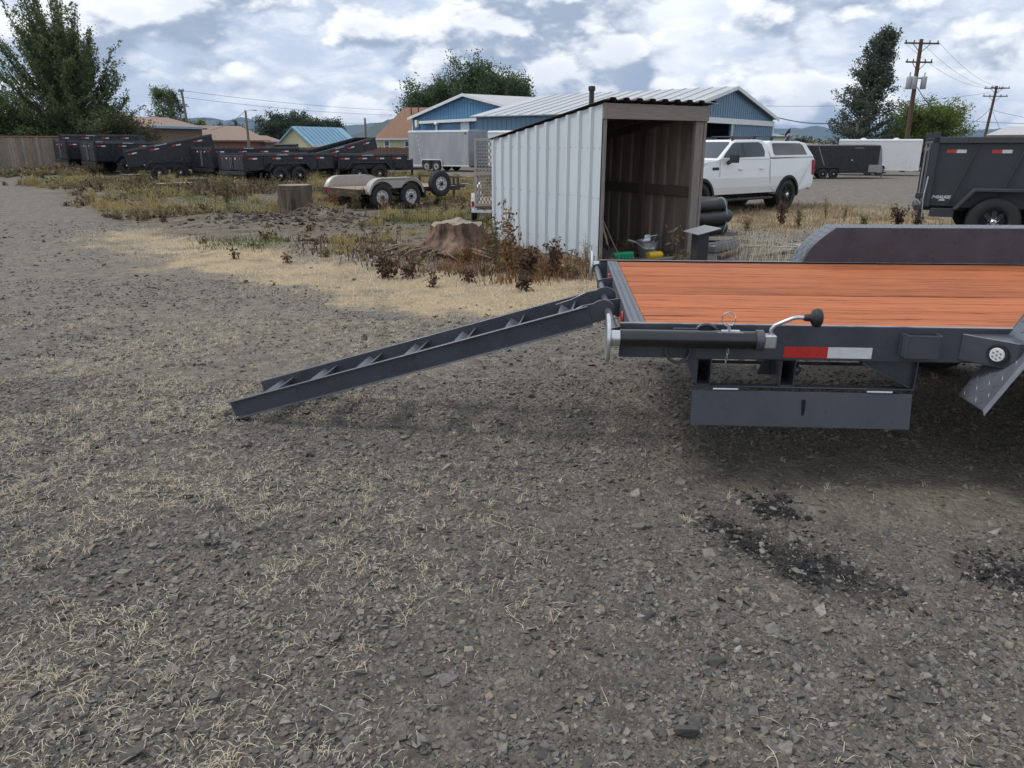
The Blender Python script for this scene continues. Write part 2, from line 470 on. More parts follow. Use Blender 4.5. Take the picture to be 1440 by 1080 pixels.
def tag(o, label, cat, group=None):
    o['label'] = label; o['category'] = cat
    if group: o['group'] = group
    return o
def empty(name, loc=(0, 0, 0), rz=0.0, parent=None):
    o = bpy.data.objects.new(name, None)
    COL.objects.link(o)
    o.empty_display_size = .2
    o.location = loc; o.rotation_euler = (0, 0, rz); o.parent = parent
    return o
def thing(name, label, cat, loc=(0, 0, 0), rz=0.0, group=None):
    return tag(empty(name, loc, rz), label, cat, group)
def copy_tree(o, parent=None):
    c = o.copy(); COL.objects.link(c); c.parent = parent
    for ch in o.children:
        copy_tree(ch, c)
    return c
def npmesh(name, verts, faces, mat, parent=None, mats=None, midx=None, smooth=False):
    """big mesh straight from arrays; faces (n,k)"""
    me = bpy.data.meshes.new(name)
    nf, k = faces.shape
    me.vertices.add(len(verts)); me.vertices.foreach_set('co', np.ascontiguousarray(verts, np.float32).ravel())
    me.loops.add(nf * k); me.loops.foreach_set('vertex_index', np.ascontiguousarray(faces, np.int32).ravel())
    me.polygons.add(nf); me.polygons.foreach_set('loop_start', np.arange(0, nf * k, k, dtype=np.int32))
    for q in (mats or [mat]): me.materials.append(MATS[q])
    if midx is not None: me.polygons.foreach_set('material_index', midx.astype(np.int32))
    me.polygons.foreach_set('use_smooth', np.full(nf, bool(smooth)))
    me.update(calc_edges=True); me.validate()
    return place(name, me, parent)
def leaves(c, size, aspect=.62, up=0.0, r=None):
    """a rhombus leaf at each centre, turned at random; up > 0 lays them flatter"""
    r = r or rng
    n = len(c)
    nrm = r.normal(size=(n, 3)); nrm[:, 2] += up; nrm /= np.linalg.norm(nrm, axis=1)[:, None]
    a = r.normal(size=(n, 3)); a -= nrm * (a * nrm).sum(1)[:, None]; a /= np.linalg.norm(a, axis=1)[:, None]
    b = np.cross(nrm, a)
    sz = (size * r.uniform(.6, 1.35, n))[:, None]
    fold = nrm * sz * .12
    v = np.stack([c - a * sz * .5, c + b * sz * aspect * .5 + fold - a * sz * .06, c + a * sz * .5, c - b * sz * aspect * .5 + fold - a * sz * .06], 1).reshape(-1, 3)
    f = np.arange(n * 4).reshape(n, 4)
    return v, f
def blades(base, h, w, lean, r=None, curl=.5):
    """thin bent grass blades: base points, heights, width, lean vectors (n,2); two quads-as-tris each"""
    r = r or rng
    n = len(base)
    ang = r.uniform(0, 2 * np.pi, n)
    wx, wy = np.cos(ang) * w * .5, np.sin(ang) * w * .5
    z0 = np.zeros(n)
    side = np.stack([wx, wy, z0], 1)
    mid = base + np.stack([lean[:, 0] * h * .35, lean[:, 1] * h * .35, h * .6], 1)
    tip = base + np.stack([lean[:, 0] * h, lean[:, 1] * h, h * (1 - curl * np.clip(np.hypot(lean[:, 0], lean[:, 1]), 0, 1))], 1)
    v = np.stack([base - side, base + side, mid + side * .8, mid - side * .8, tip], 1).reshape(-1, 3)
    o = np.arange(n)[:, None] * 5
    f = np.concatenate([o + np.array([0, 1, 2]), o + np.array([0, 2, 3]), o + np.array([3, 2, 4])], 0)
    return v, f
# ------------------------------------------------------------------ ground: one sheet to the horizon
STUMP_A, STUMP_B = P(418, 303), P(643, 352)
MOUNDS += [(STUMP_A.x + .9, STUMP_A.y - .9, 1.3, .20), (STUMP_A.x + .2, STUMP_A.y - 2.2, 1.6, .12), (STUMP_A.x - 1.4, STUMP_A.y - 1.6, 1.0, .10),
           (STUMP_B.x, STUMP_B.y, .8, .10), (-9.5, 22, 2.2, .16), (-14, 27, 3, .2), (-3.2, 12.2, 1.2, .08)]
def wpoly(pts):
    return np.array([[*P(a, b).xy] for a, b in pts])
def inside(poly, x, y):
    r = np.zeros(x.shape, bool)
    n = len(poly)
    for i in range(n):
        x1, y1 = poly[i]; x2, y2 = poly[(i + 1) % n]
        c = ((y1 > y) != (y2 > y)) & (x < (x2 - x1) * (y - y1) / (y2 - y1 + 1e-12) + x1)
        r ^= c
    return r
def softmask(poly, x, y, amp=.5, k=5):
    s = np.zeros(x.shape)
    sc_ = np.clip(y / 9.0, .5, 3)
    for i in range(k):
        jx = (hashn(x + 7.1 * i, y - 3.3 * i, 1.3) - .5 + .6 * (hashn(x - 5.7 * i, y + 9.1 * i, 4.1) - .5)) * amp * sc_ * 1.3
        jy = (hashn(x - 11.3 * i, y + 4.9 * i, 1.3) - .5 + .6 * (hashn(x + 3.7 * i, y - 8.9 * i, 4.1) - .5)) * amp * sc_ * 1.3
        s += inside(poly, x + jx, y + jy)
    return s / k
Z_STRAW = wpoly([(140, 330), (190, 352), (250, 376), (330, 391), (400, 403), (470, 418), (520, 432), (600, 446), (720, 452), (860, 448), (905, 420), (905, 392), (830, 382),
                 (700, 385), (560, 378), (430, 366), (300, 343), (180, 322)])
Z_WEED = wpoly([(-200, 236), (0, 248), (60, 264), (140, 302), (240, 334), (330, 352), (430, 368), (560, 381), (700, 388), (840, 386), (980, 372), (1010, 330), (860, 300),
                (700, 275), (690, 252), (620, 246), (560, 243), (300, 236), (80, 217), (-200, 213)])
Z_GRASSR = wpoly([(985, 296), (1060, 290), (1140, 287), (1250, 294), (1345, 304), (1330, 330), (1200, 326), (1090, 326), (1010, 320)])
Z_TAN = wpoly([(600, 256), (695, 253), (700, 294), (585, 294)])
Z_GREEN = [wpoly(q) for q in ([(150, 255), (230, 262), (270, 282), (220, 288), (150, 272)], [(255, 282), (400, 288), (400, 304), (280, 306)], [(290, 336), (390, 346), (380, 358), (300, 350)],
                              [(540, 300), (700, 296), (690, 318), (560, 318)], [(90, 240), (180, 246), (170, 256), (90, 250)])]
Z_ASH = wpoly([(430, 338), (520, 332), (575, 345), (560, 368), (460, 366)])
Z_DUST = wpoly([(880, 640), (1060, 650), (1440, 655), (1500, 760), (1280, 760), (1130, 700), (900, 690)])
Z_DUST2 = wpoly([(-60, 300), (120, 340), (420, 430), (700, 470), (640, 520), (330, 520), (60, 430), (-60, 380)])
Z_STAIN = [wpoly(q) for q in ([(985, 722), (1040, 740), (1110, 770), (1175, 795), (1225, 818), (1275, 846), (1215, 848), (1130, 828), (1060, 792), (1010, 762)],
                              [(1068, 688), (1095, 700), (1130, 722), (1105, 730), (1075, 708)], [(1325, 780), (1370, 792), (1440, 812), (1500, 830), (1500, 862), (1400, 830), (1335, 802)])]
def zones(x, y):
    straw = softmask(Z_STRAW, x, y, .9)
    weed = softmask(Z_WEED, x, y, .6)
    green = sum(softmask(q, x, y, .7) for q in Z_GREEN)
    tan = np.clip(softmask(Z_GRASSR, x, y, .8) + softmask(Z_TAN, x, y, .7), 0, 1)
    ash = softmask(Z_ASH, x, y, .6)
    dust = np.clip(softmask(Z_DUST, x, y, 1.2) + .6 * softmask(Z_DUST2, x, y, 1.4), 0, 1)
    stain = sum(softmask(q, x, y, .38, 6) for q in Z_STAIN)
    return straw, weed, np.clip(green, 0, 1), tan, ash, dust, np.clip(stain, 0, 1)
def axis(segs):
    out = [segs[0][0]]
    for a, b, st in segs:
        n = max(1, int(round((b - a) / st)))
        out += list(a + (b - a) * (np.arange(n) + 1) / n)
    return np.array(out)
gx = axis([(-12000, -2000, 2500), (-2000, -300, 200), (-300, -60, 24), (-60, -24, 3), (-24, -9, .3), (-9, 9, .11), (9, 24, .3), (24, 60, 3), (60, 300, 24), (300, 2000, 200), (2000, 12000, 2500)])
gy = axis([(-400, -20, 60), (-20, .6, 1.0), (.6, 11, .095), (11, 22, .15), (22, 45, .35), (45, 80, 2.5), (80, 400, 25), (400, 3000, 300), (3000, 15000, 3000)])
XX, YY = np.meshgrid(gx, gy)
zz = T(XX, YY)
near = (np.abs(XX) < 26) & (YY > .5) & (YY < 46)
zz = zz + near * ((hashn(XX, YY, .6) - .5) * .03 + (hashn(XX, YY, 2.3) - .5) * .016 + (hashn(XX, YY, 7.0) - .5) * .010)
nx, ny = len(gx), len(gy)
idx = np.arange(nx * ny).reshape(ny, nx)
quads = np.stack([idx[:-1, :-1], idx[:-1, 1:], idx[1:, 1:], idx[1:, :-1]], -1).reshape(-1, 4)

def ground_material():
    m = bpy.data.materials.new('ground_gravel'); m.use_nodes = True; MATS['ground'] = m
    t = m.node_tree; t.nodes.clear(); N = t.nodes.new; L = t.links.new
    out = N('ShaderNodeOutputMaterial'); b = N('ShaderNodeBsdfPrincipled'); L(b.outputs[0], out.inputs[0])
    b.inputs['Specular IOR Level'].default_value = .25
    co = N('ShaderNodeTexCoord').outputs['Object']
    def noise(s, d=5, r=.6):
        n = N('ShaderNodeTexNoise'); n.inputs['Scale'].default_value = s; n.inputs['Detail'].default_value = d; n.inputs['Roughness'].default_value = r
        L(co, n.inputs['Vector']); return n.outputs[0]
    def vor(s, feat='F1'):
        n = N('ShaderNodeTexVoronoi'); n.feature = feat; n.inputs['Scale'].default_value = s; L(co, n.inputs['Vector']); return n
    def mr(v, a, b_, c=0., d=1.):
        n = N('ShaderNodeMapRange'); n.inputs['From Min'].default_value = a; n.inputs['From Max'].default_value = b_
        n.inputs['To Min'].default_value = c; n.inputs['To Max'].default_value = d; L(v, n.inputs['Value']); return n.outputs[0]
    def mix(f, a, b_):
        n = N('ShaderNodeMix'); n.data_type = 'RGBA'
        if isinstance(f, float): n.inputs[0].default_value = f
        else: L(f, n.inputs[0])
        for i, q in ((6, a), (7, b_)):
            if isinstance(q, tuple): n.inputs[i].default_value = (*q, 1)
            else: L(q, n.inputs[i])
        return n.outputs[2]
    def ma(op, a, b_):
        n = N('ShaderNodeMath'); n.operation = op
        for i, q in enumerate((a, b_)):
            if isinstance(q, (int, float)): n.inputs[i].default_value = q
            else: L(q, n.inputs[i])
        return n.outputs[0]
    def attr(nm):
        n = N('ShaderNodeAttribute'); n.attribute_name = nm
        s = N('ShaderNodeSeparateColor'); L(n.outputs['Color'], s.inputs[0]); return s.outputs
    za, zb = attr('zone_a'), attr('zone_b')
    pos = N('ShaderNodeSeparateXYZ'); L(co, pos.inputs[0])
    v1, v2 = vor(48), vor(130)
    c1 = N('ShaderNodeSeparateColor'); L(v1.outputs['Color'], c1.inputs[0])
    c2 = N('ShaderNodeSeparateColor'); L(v2.outputs['Color'], c2.inputs[0])
    stone = mix(mr(c1.outputs[0], 0, 1), (.090, .086, .080), (.265, .245, .215))
    grit = mix(mr(c2.outputs[1], 0, 1), (.10, .090, .078), (.34, .295, .24))
    g = mix(mr(noise(3.2), .40, .60), stone, grit)
    g = mix(mr(pos.outputs[1], 2.5, 7.5, .45, 0.), g, (.082, .074, .063))  # darker close to the camera: shade in the gaps between stones, as colour
    g = mix(mr(noise(.45, 4), .40, .68, 0., .42), g, (.215, .185, .15))          # fines between the stones
    g = mix(ma('MULTIPLY', zb[1], .62), g, (.235, .20, .158))                    # brownish fine dirt
    mott = ma('MULTIPLY', mr(noise(5.5, 9, .72), .36, .64, .62, 1.10), mr(noise(26, 4, .7), .36, .64, .80, 1.14))
    sc_m = N('ShaderNodeVectorMath'); sc_m.operation = 'SCALE'; L(g, sc_m.inputs[0]); L(mott, sc_m.inputs['Scale']); g = sc_m.outputs[0]
    n_fine = noise(38, 6, .7)
    strawc = mix(mr(n_fine, .35, .66), (.26, .195, .12), (.55, .435, .28))
    dirt = mix(mr(noise(2.1, 7, .65), .35, .66), (.075, .062, .052), (.20, .168, .135))
    dirt = mix(mr(noise(9, 6, .7), .52, .66), dirt, (.25, .195, .12))
    dirt = mix(ma('MULTIPLY', zb[2], mr(noise(4, 5), .42, .55)), dirt, (.40, .37, .345))
    greenc = mix(mr(n_fine, .35, .65), (.045, .06, .022), (.17, .19, .075))
    wmask = ma('MULTIPLY', za[1], 1.0)
    g = mix(wmask, g, dirt)
    g = mix(ma('MULTIPLY', za[2], mr(noise(6, 5), .40, .58)), g, greenc)
    sm_ = ma('MULTIPLY', mr(za[0], .05, .75), mr(ma('ADD', noise(1.7, 6, .7), ma('MULTIPLY', za[0], .19)), .49, .68))
    g = mix(sm_, g, strawc)
    g = mix(ma('MULTIPLY', zb[0], mr(noise(1.2, 6, .7), .32, .55)), g, mix(mr(n_fine, .35, .66), (.20, .15, .09), (.42, .335, .205)))
    # far off: fields
    g = mix(mr(pos.outputs[1], 90, 260), g, mix(mr(noise(.012, 4), .4, .6), (.085, .105, .05), (.20, .18, .10)))
    at = N('ShaderNodeAttribute'); at.attribute_name = 'stain'
    st = ma('MULTIPLY', at.outputs['Fac'], mr(noise(13, 5, .7), .28, .50))
    g = mix(st, g, (.012, .012, .013))
    L(g, b.inputs['Base Color'])
    b.inputs['Roughness'].default_value = .92
    hgt = ma('ADD', ma('MULTIPLY', v1.outputs['Distance'], -1.0), ma('MULTIPLY', noise(70, 6, .7), .7))
    bp = N('ShaderNodeBump'); bp.inputs['Strength'].default_value = .8; bp.inputs['Distance'].default_value = .018
    L(hgt, bp.inputs['Height']); L(bp.outputs[0], b.inputs['Normal'])
ground_material()
gv = np.stack([XX, YY, zz], -1).reshape(-1, 3)
ground = npmesh('ground', gv, quads, 'ground', smooth=True)
ground['kind'] = 'structure'
straw, weed, green, tan, ash, dust, stain = zones(XX.ravel(), YY.ravel())
for nm, ch in (('zone_a', (straw, weed, green)), ('zone_b', (tan, dust, ash))):
    a = ground.data.attributes.new(nm, 'FLOAT_COLOR', 'POINT')
    a.data.foreach_set('color', np.stack([*ch, np.ones_like(straw)], -1).astype(np.float32).ravel())
a = ground.data.attributes.new('stain', 'FLOAT', 'POINT')
a.data.foreach_set('value', stain.astype(np.float32))

def GZ(x, y):
    """ground height as meshed (with the small unevenness)"""
    return T(x, y) + (hashn(x, y, .6) - .5) * .03 + (hashn(x, y, 2.3) - .5) * .016 + (hashn(x, y, 7.0) - .5) * .010

# ------------------------------------------------------------------ loose stones
def stone_material(name, lo, hi, warm):
    m = bpy.data.materials.new(name); m.use_nodes = True; MATS[name] = m
    t = m.node_tree; t.nodes.clear(); N = t.nodes.new; L = t.links.new
    out = N('ShaderNodeOutputMaterial'); b = N('ShaderNodeBsdfPrincipled'); L(b.outputs[0], out.inputs[0])
    ge = N('ShaderNodeNewGeometry'); cr = N('ShaderNodeValToRGB')
    e = cr.color_ramp.elements
    e[0].position, e[0].color = 0, (*lo, 1)
    e[1].position, e[1].color = .82, (*hi, 1)
    q = e.new(.93); q.color = (*warm, 1)
    q = e.new(1.0); q.color = (.25, .235, .215, 1)
    L(ge.outputs['Random Per Island'], cr.inputs[0])
    co = N('ShaderNodeTexCoord'); no = N('ShaderNodeTexNoise'); no.inputs['Scale'].default_value = 60; no.inputs['Detail'].default_value = 4
    L(co.outputs['Object'], no.inputs['Vector'])
    mr = N('ShaderNodeMapRange'); mr.inputs['From Min'].default_value = .3; mr.inputs['From Max'].default_value = .7; mr.inputs['To Min'].default_value = .75; mr.inputs['To Max'].default_value = 1.25
    L(no.outputs[0], mr.inputs['Value'])
    vm = N('ShaderNodeVectorMath'); vm.operation = 'SCALE'; L(cr.outputs[0], vm.inputs[0]); L(mr.outputs[0], vm.inputs['Scale'])
    L(vm.outputs[0], b.inputs['Base Color'])
    b.inputs['Roughness'].default_value = .85; b.inputs['Specular IOR Level'].default_value = .3
    bp = N('ShaderNodeBump'); bp.inputs['Strength'].default_value = .4; bp.inputs['Distance'].default_value = .004
    L(no.outputs[0], bp.inputs['Height']); L(bp.outputs[0], b.inputs['Normal'])
stone_material('stone', (.066, .064, .061), (.185, .173, .154), (.20, .16, .12))
stone_material('stone_black', (.010, .010, .011), (.032, .032, .034), (.03, .028, .026))
def stone_shapes(k):
    """split chips: a slab's corners knocked about, so flat faces and sharp edges"""
    out = []
    for i in range(k):
        bm = bmesh.new()
        for sx in (-1, 1):
            for sy in (-1, 1):
                for sz in (-1, 1):
                    if rng.random() < .12: continue
                    bm.verts.new((sx * rng.uniform(.35, 1.0), sy * rng.uniform(.25, .80), sz * rng.uniform(.12, .50)))
        bm.verts.new((rng.uniform(-1.1, 1.1), rng.uniform(-.5, .5), rng.uniform(-.2, .4)))
        bmesh.ops.convex_hull(bm, input=bm.verts)
        bmesh.ops.delete(bm, geom=[v for v in bm.verts if not v.link_faces], context='VERTS')
        bmesh.ops.triangulate(bm, faces=bm.faces)
        bm.verts.index_update()
        out.append((np.array([v.co[:] for v in bm.verts]), np.array([[v.index for v in f.verts] for f in bm.faces])))
        bm.free()
    return out
SHAPES = stone_shapes(30)
def scatter_view(n, y0, y1, pw=1.0, wide=.765):
    """points over the ground the lens takes in, plus a margin"""
    y = y0 + (y1 - y0) * rng.random(n) ** pw
    x = (rng.random(n) * 2 - 1) * (y * wide + .6)
    return x, y
def stones(name, x, y, size, mat):
    V, F, o = [], [], 0
    which = rng.integers(0, len(SHAPES), len(x))
    zg = GZ(x, y)
    for k, (sv, sf) in enumerate(SHAPES):
        s = which == k
        n = int(s.sum())
        if not n: continue
        a = rng.uniform(0, 2 * np.pi, n); ca, sa = np.cos(a), np.sin(a)
        tx, ty = rng.normal(0, .30, n), rng.normal(0, .30, n)
        q = sv[None] * size[s][:, None, None]
        qx = q[..., 0] * ca[:, None] - q[..., 1] * sa[:, None]
        qy = q[..., 0] * sa[:, None] + q[..., 1] * ca[:, None]
        qz = q[..., 2] + qx * tx[:, None] + qy * ty[:, None]
        v = np.stack([qx + x[s][:, None], qy + y[s][:, None], qz + (zg[s] + size[s] * .06)[:, None]], -1)
        nv = len(sv)
        F.append((sf[None] + (np.arange(n) * nv)[:, None, None] + o).reshape(-1, 3))
        V.append(v.reshape(-1, 3)); o += n * nv
    ob = npmesh(name, np.concatenate(V), np.concatenate(F), mat)
    ob['kind'] = 'stuff'
    return ob
sx, sy, ss = [], [], []
for n, y0, y1, mu, sg in ((48000, 1.1, 3.0, .0063, .50), (48000, 3.0, 5.2, .0073, .46), (30000, 5.2, 9.5, .0107, .42), (500, 1.2, 6.0, .019, .25), (9000, 9, 17, .018, .35)):
    x, y = scatter_view(n, y0, y1, .8)
    sx.append(x); sy.append(y); ss.append(mu * np.exp(rng.normal(0, sg, n)))
sx, sy, ss = map(np.concatenate, (sx, sy, ss))
z_ = zones(sx, sy)
keep = (rng.random(len(sx)) > np.clip(z_[0] * 1.05 + z_[1] * .9 + z_[3] * .8 + z_[5] * .55, 0, .97))
cl = hashn(sx, sy, 1.1) * .6 + hashn(sx, sy, 3.3) * .4
keep &= rng.random(len(sx)) < np.clip(.45 + (cl - .35) * 2.2, .25, 1)
blk = rng.random(len(sx)) < z_[6] * .85
o = stones('gravel', sx[keep & ~blk], sy[keep & ~blk], np.clip(ss[keep & ~blk], .004, .038), 'stone')
tag(o, 'loose crushed grey stone chips lying over the parking lot', 'gravel')
bx, by = [], []
for q in Z_STAIN:
    lo, hi = q.min(0) - .1, q.max(0) + .1
    x = rng.uniform(lo[0], hi[0], 4200); y = rng.uniform(lo[1], hi[1], 4200)
    k = rng.random(4200) < softmask(q, x, y, .38, 6) * np.clip(hashn(x, y, 6) * 2.2 - .35, 0, 1)
    bx.append(x[k]); by.append(y[k])
bx, by = np.concatenate(bx), np.concatenate(by)
o = stones('asphalt_crumbs', bx, by, np.clip(.0075 * np.exp(rng.normal(0, .45, len(bx))), .003, .022), 'stone_black')
tag(o, 'black asphalt crumbs spilled in streaks on the gravel', 'asphalt')

# ------------------------------------------------------------------ straw lying about, dry grass, weeds
def strands(name, x, y, ln, mat, wid=.0022, rise=.010):
    n = len(x)
    a = rng.uniform(0, 2 * np.pi, n); k = rng.normal(0, 2.5, n)
    zg = GZ(x, y) + rng.uniform(.006, .018, n)
    pts, sides = [], []
    px, py, ang = x.copy(), y.copy(), a.copy()
    lift = rng.uniform(0, rise, n)
    for i in range(4):
        z = zg + lift * math.sin(math.pi * i / 3) * 1.4 + (i == 3) * rng.uniform(-.3, 1, n) * lift
        pts.append(np.stack([px, py, z], -1)); sides.append(np.stack([-np.sin(ang), np.cos(ang), rng.normal(0, .3, n)], -1))
        px = px + np.cos(ang) * ln / 3; py = py + np.sin(ang) * ln / 3; ang = ang + k * ln / 3 + rng.normal(0, .30, n) * (rng.random(n) < .6)
    w = wid * rng.uniform(.6, 1.4, n)[:, None]
    v = np.stack([p + s * w * (1, 1, .9, .4)[i] * d for i, (p, s) in enumerate(zip(pts, sides)) for d in (-.5, .5)], 1).reshape(-1, 3)
    b = np.arange(n)[:, None] * 8
    f = np.concatenate([b + np.array([i * 2, i * 2 + 1, i * 2 + 3, i * 2 + 2]) for i in range(3)], 0)
    o = npmesh(name, v, f, mat); o['kind'] = 'stuff'
    return o
x, y = scatter_view(125000, 1.15, 7.5, .75)
clump = hashn(x, y, 1.5) * .5 + hashn(x, y, 5.3) * .3 + hashn(x, y, 16) * .2
leftness = 1 - sm(-2.2, .7, x - .05 * y)
dens = np.clip((clump - .54 + .15 * leftness + .05 * (1 - sm(1.4, 3, y))) * 6.5, 0.02, 1) * (.12 + .88 * leftness + .26 * (1 - sm(1.5, 2.8, y)))
z_ = zones(x, y)
k = (rng.random(len(x)) < dens * (1 - .75 * z_[5])) & (rng.random(len(x)) > .35)
gxs, gys = scatter_view(66000, 1.1, 4.6, .75)
zz_ = zones(gxs, gys)
k_ = rng.random(len(gxs)) > zz_[5] * .5
gxs, gys = gxs[k_], gys[k_]
gs_ = .0042 * np.exp(rng.normal(0, .35, len(gxs)))
tet = np.array([(1, 0, -.35), (-.5, .8, -.35), (-.5, -.8, -.35), (0, 0, .65)])
an_ = rng.uniform(0, 6.28, len(gxs)); ca_, sa_ = np.cos(an_)[:, None], np.sin(an_)[:, None]
tj = tet[None] * rng.uniform(.55, 1.3, (len(gxs), 4, 1)) * gs_[:, None, None]
tv = np.stack([tj[..., 0] * ca_ - tj[..., 1] * sa_ + gxs[:, None], tj[..., 0] * sa_ + tj[..., 1] * ca_ + gys[:, None], tj[..., 2] + (GZ(gxs, gys) + gs_ * .25)[:, None]], -1)
tf = (np.array([(0, 1, 3), (1, 2, 3), (2, 0, 3)])[None] + (np.arange(len(gxs)) * 4)[:, None, None]).reshape(-1, 3)
o = npmesh('grit', tv.reshape(-1, 3), tf, 'stone'); o['kind'] = 'stuff'; tag(o, 'fine grit between the larger stone chips on the lot', 'gravel')
o = strands('dead_straw', x[k], y[k], np.clip(.024 * np.exp(rng.normal(0, .55, k.sum())), .010, .12), 'dry_straw', .0017)
tag(o, 'short bleached straw bits strewn over the gravel', 'straw')
# little dead tufts: rays from one root
tx, ty = scatter_view(3800, 1.15, 7.0, .7)
cl = hashn(tx, ty, 1.5) * .6 + hashn(tx, ty, 5.3) * .4
lf = 1 - sm(-2.2, .7, tx - .05 * ty)
k = rng.random(len(tx)) < np.clip((cl - .50 + .16 * lf) * 3.6, .02, 1) * (.14 + .86 * lf)
tx, ty = tx[k], ty[k]
m_ = rng.integers(7, 20, len(tx))
bx_, by_ = np.repeat(tx, m_), np.repeat(ty, m_)
bx_ = bx_ + rng.normal(0, .008, len(bx_)); by_ = by_ + rng.normal(0, .008, len(by_))
hh = rng.uniform(.02, .075, len(bx_))
ang = rng.uniform(0, 2 * np.pi, len(bx_)); le = rng.uniform(.5, 1.7, len(bx_))
v, f = blades(np.stack([bx_, by_, GZ(bx_, by_)], -1), hh * .7, .0026, np.stack([np.cos(ang) * le, np.sin(ang) * le], -1), curl=.45)
o = npmesh('dead_tufts', v, f, 'dry_straw'); o['kind'] = 'stuff'
tag(o, 'small dead grass tufts rooted in the gravel', 'dead grass')
# dry grass band along the lot's edge and tan grass by the truck and trailers
def grass_in(name, polys, n, h, w, mat, label, amp=.8, lo=.05, pat=2.0):
    X, Y = [], []
    for q in polys:
        a, b = q.min(0) - .6, q.max(0) + .6
        area = (b - a).prod()
        x = rng.uniform(a[0], b[0], n); y = rng.uniform(a[1], b[1], n)
        k = rng.random(n) < softmask(q, x, y, amp) * np.clip((hashn(x, y, pat) * .6 + hashn(x, y, pat * 3.3) * .4 - .30) * 3, lo, 1)
        X.append(x[k]); Y.append(y[k])
    x, y = np.concatenate(X), np.concatenate(Y)
    hh = h * np.exp(rng.normal(0, .4, len(x)))
    ang = rng.uniform(0, 2 * np.pi, len(x)); le = rng.uniform(.1, 1.1, len(x))
    v, f = blades(np.stack([x, y, GZ(x, y) - .005], -1), hh, w, np.stack([np.cos(ang) * le, np.sin(ang) * le], -1))
    o = npmesh(name, v, f, mat); o['kind'] = 'stuff'
    return tag(o, label, 'grass')
grass_in('dry_grass', [Z_STRAW], 120000, .052, .0055, 'dry_straw', 'band of bleached dry grass along the edge of the gravel lot')
grass_in('tan_grass', [Z_GRASSR, Z_TAN], 22000, .12, .012, 'dry_tan', 'tan dry grass beside the pickup and the spare wheel trailer')
grass_in('low_green_grass', Z_GREEN, 9000, .08, .012, 'weed_green', 'low green grass patches between the stumps')
grass_in('rusty_weeds', [wpoly([(590, 352), (700, 350), (835, 366), (838, 394), (720, 398), (600, 390)])], 16000, .13, .010, 'dry_rust', 'tangle of rusty dead weeds below the reddish stump and the siding', .7, .02, 1.6)
grass_in('brown_litter', [wpoly([(560, 345), (700, 345), (835, 362), (838, 392), (720, 394), (560, 384)]), Z_ASH], 9000, .07, .016, 'dry_brown', 'dead brown leaf litter below the reddish stump and the siding', .7, .02, 1.9)
# weed field: clumps of leaves and stalks, taller round stumps and trailers
def weed_mass():
    n0 = 3900
    a, b = Z_WEED.min(0), Z_WEED.max(0)
    a = np.maximum(a, (-46, 7)); b = np.minimum(b, (4, 46))
    y = a[1] + (b[1] - a[1]) * rng.random(n0 * 6) ** .9; x = rng.uniform(a[0], b[0], n0 * 6)
    den = softmask(Z_WEED, x, y, .3) * np.clip((hashn(x, y, .38) * .6 + hashn(x, y, 1.5) * .4 - .43) * 4.4, .02, 1)
    # bare dug earth in front of the stumps
    for (mx, my, r) in ((STUMP_A.x - .2, STUMP_A.y - 2.6, 2.6), (STUMP_A.x + 1.0, STUMP_A.y - 1.2, 1.3), (-4.0, 11.6, 1.5), (-6.8, 15.2, 1.8)):
        den = den * (1 - .88 * np.exp(-(((x - mx) ** 2 + (y - my) ** 2) / r ** 2) ** 2))
    den = den * (.30 + .70 * sm(13, 22, y - x * .0))
    k = (rng.random(len(x)) < den)
    return x[k], y[k]
wx, wy = weed_mass()
print('weed clumps', len(wx))
kind = np.clip((hashn(wx + 31, wy - 17, .42) * .8 + rng.random(len(wx)) * .2 - .5) * 1.35 + .5, 0, 1)
V = {q: [[], []] for q in ('weed_olive', 'dry_brown', 'dry_tan', 'weed_green')}
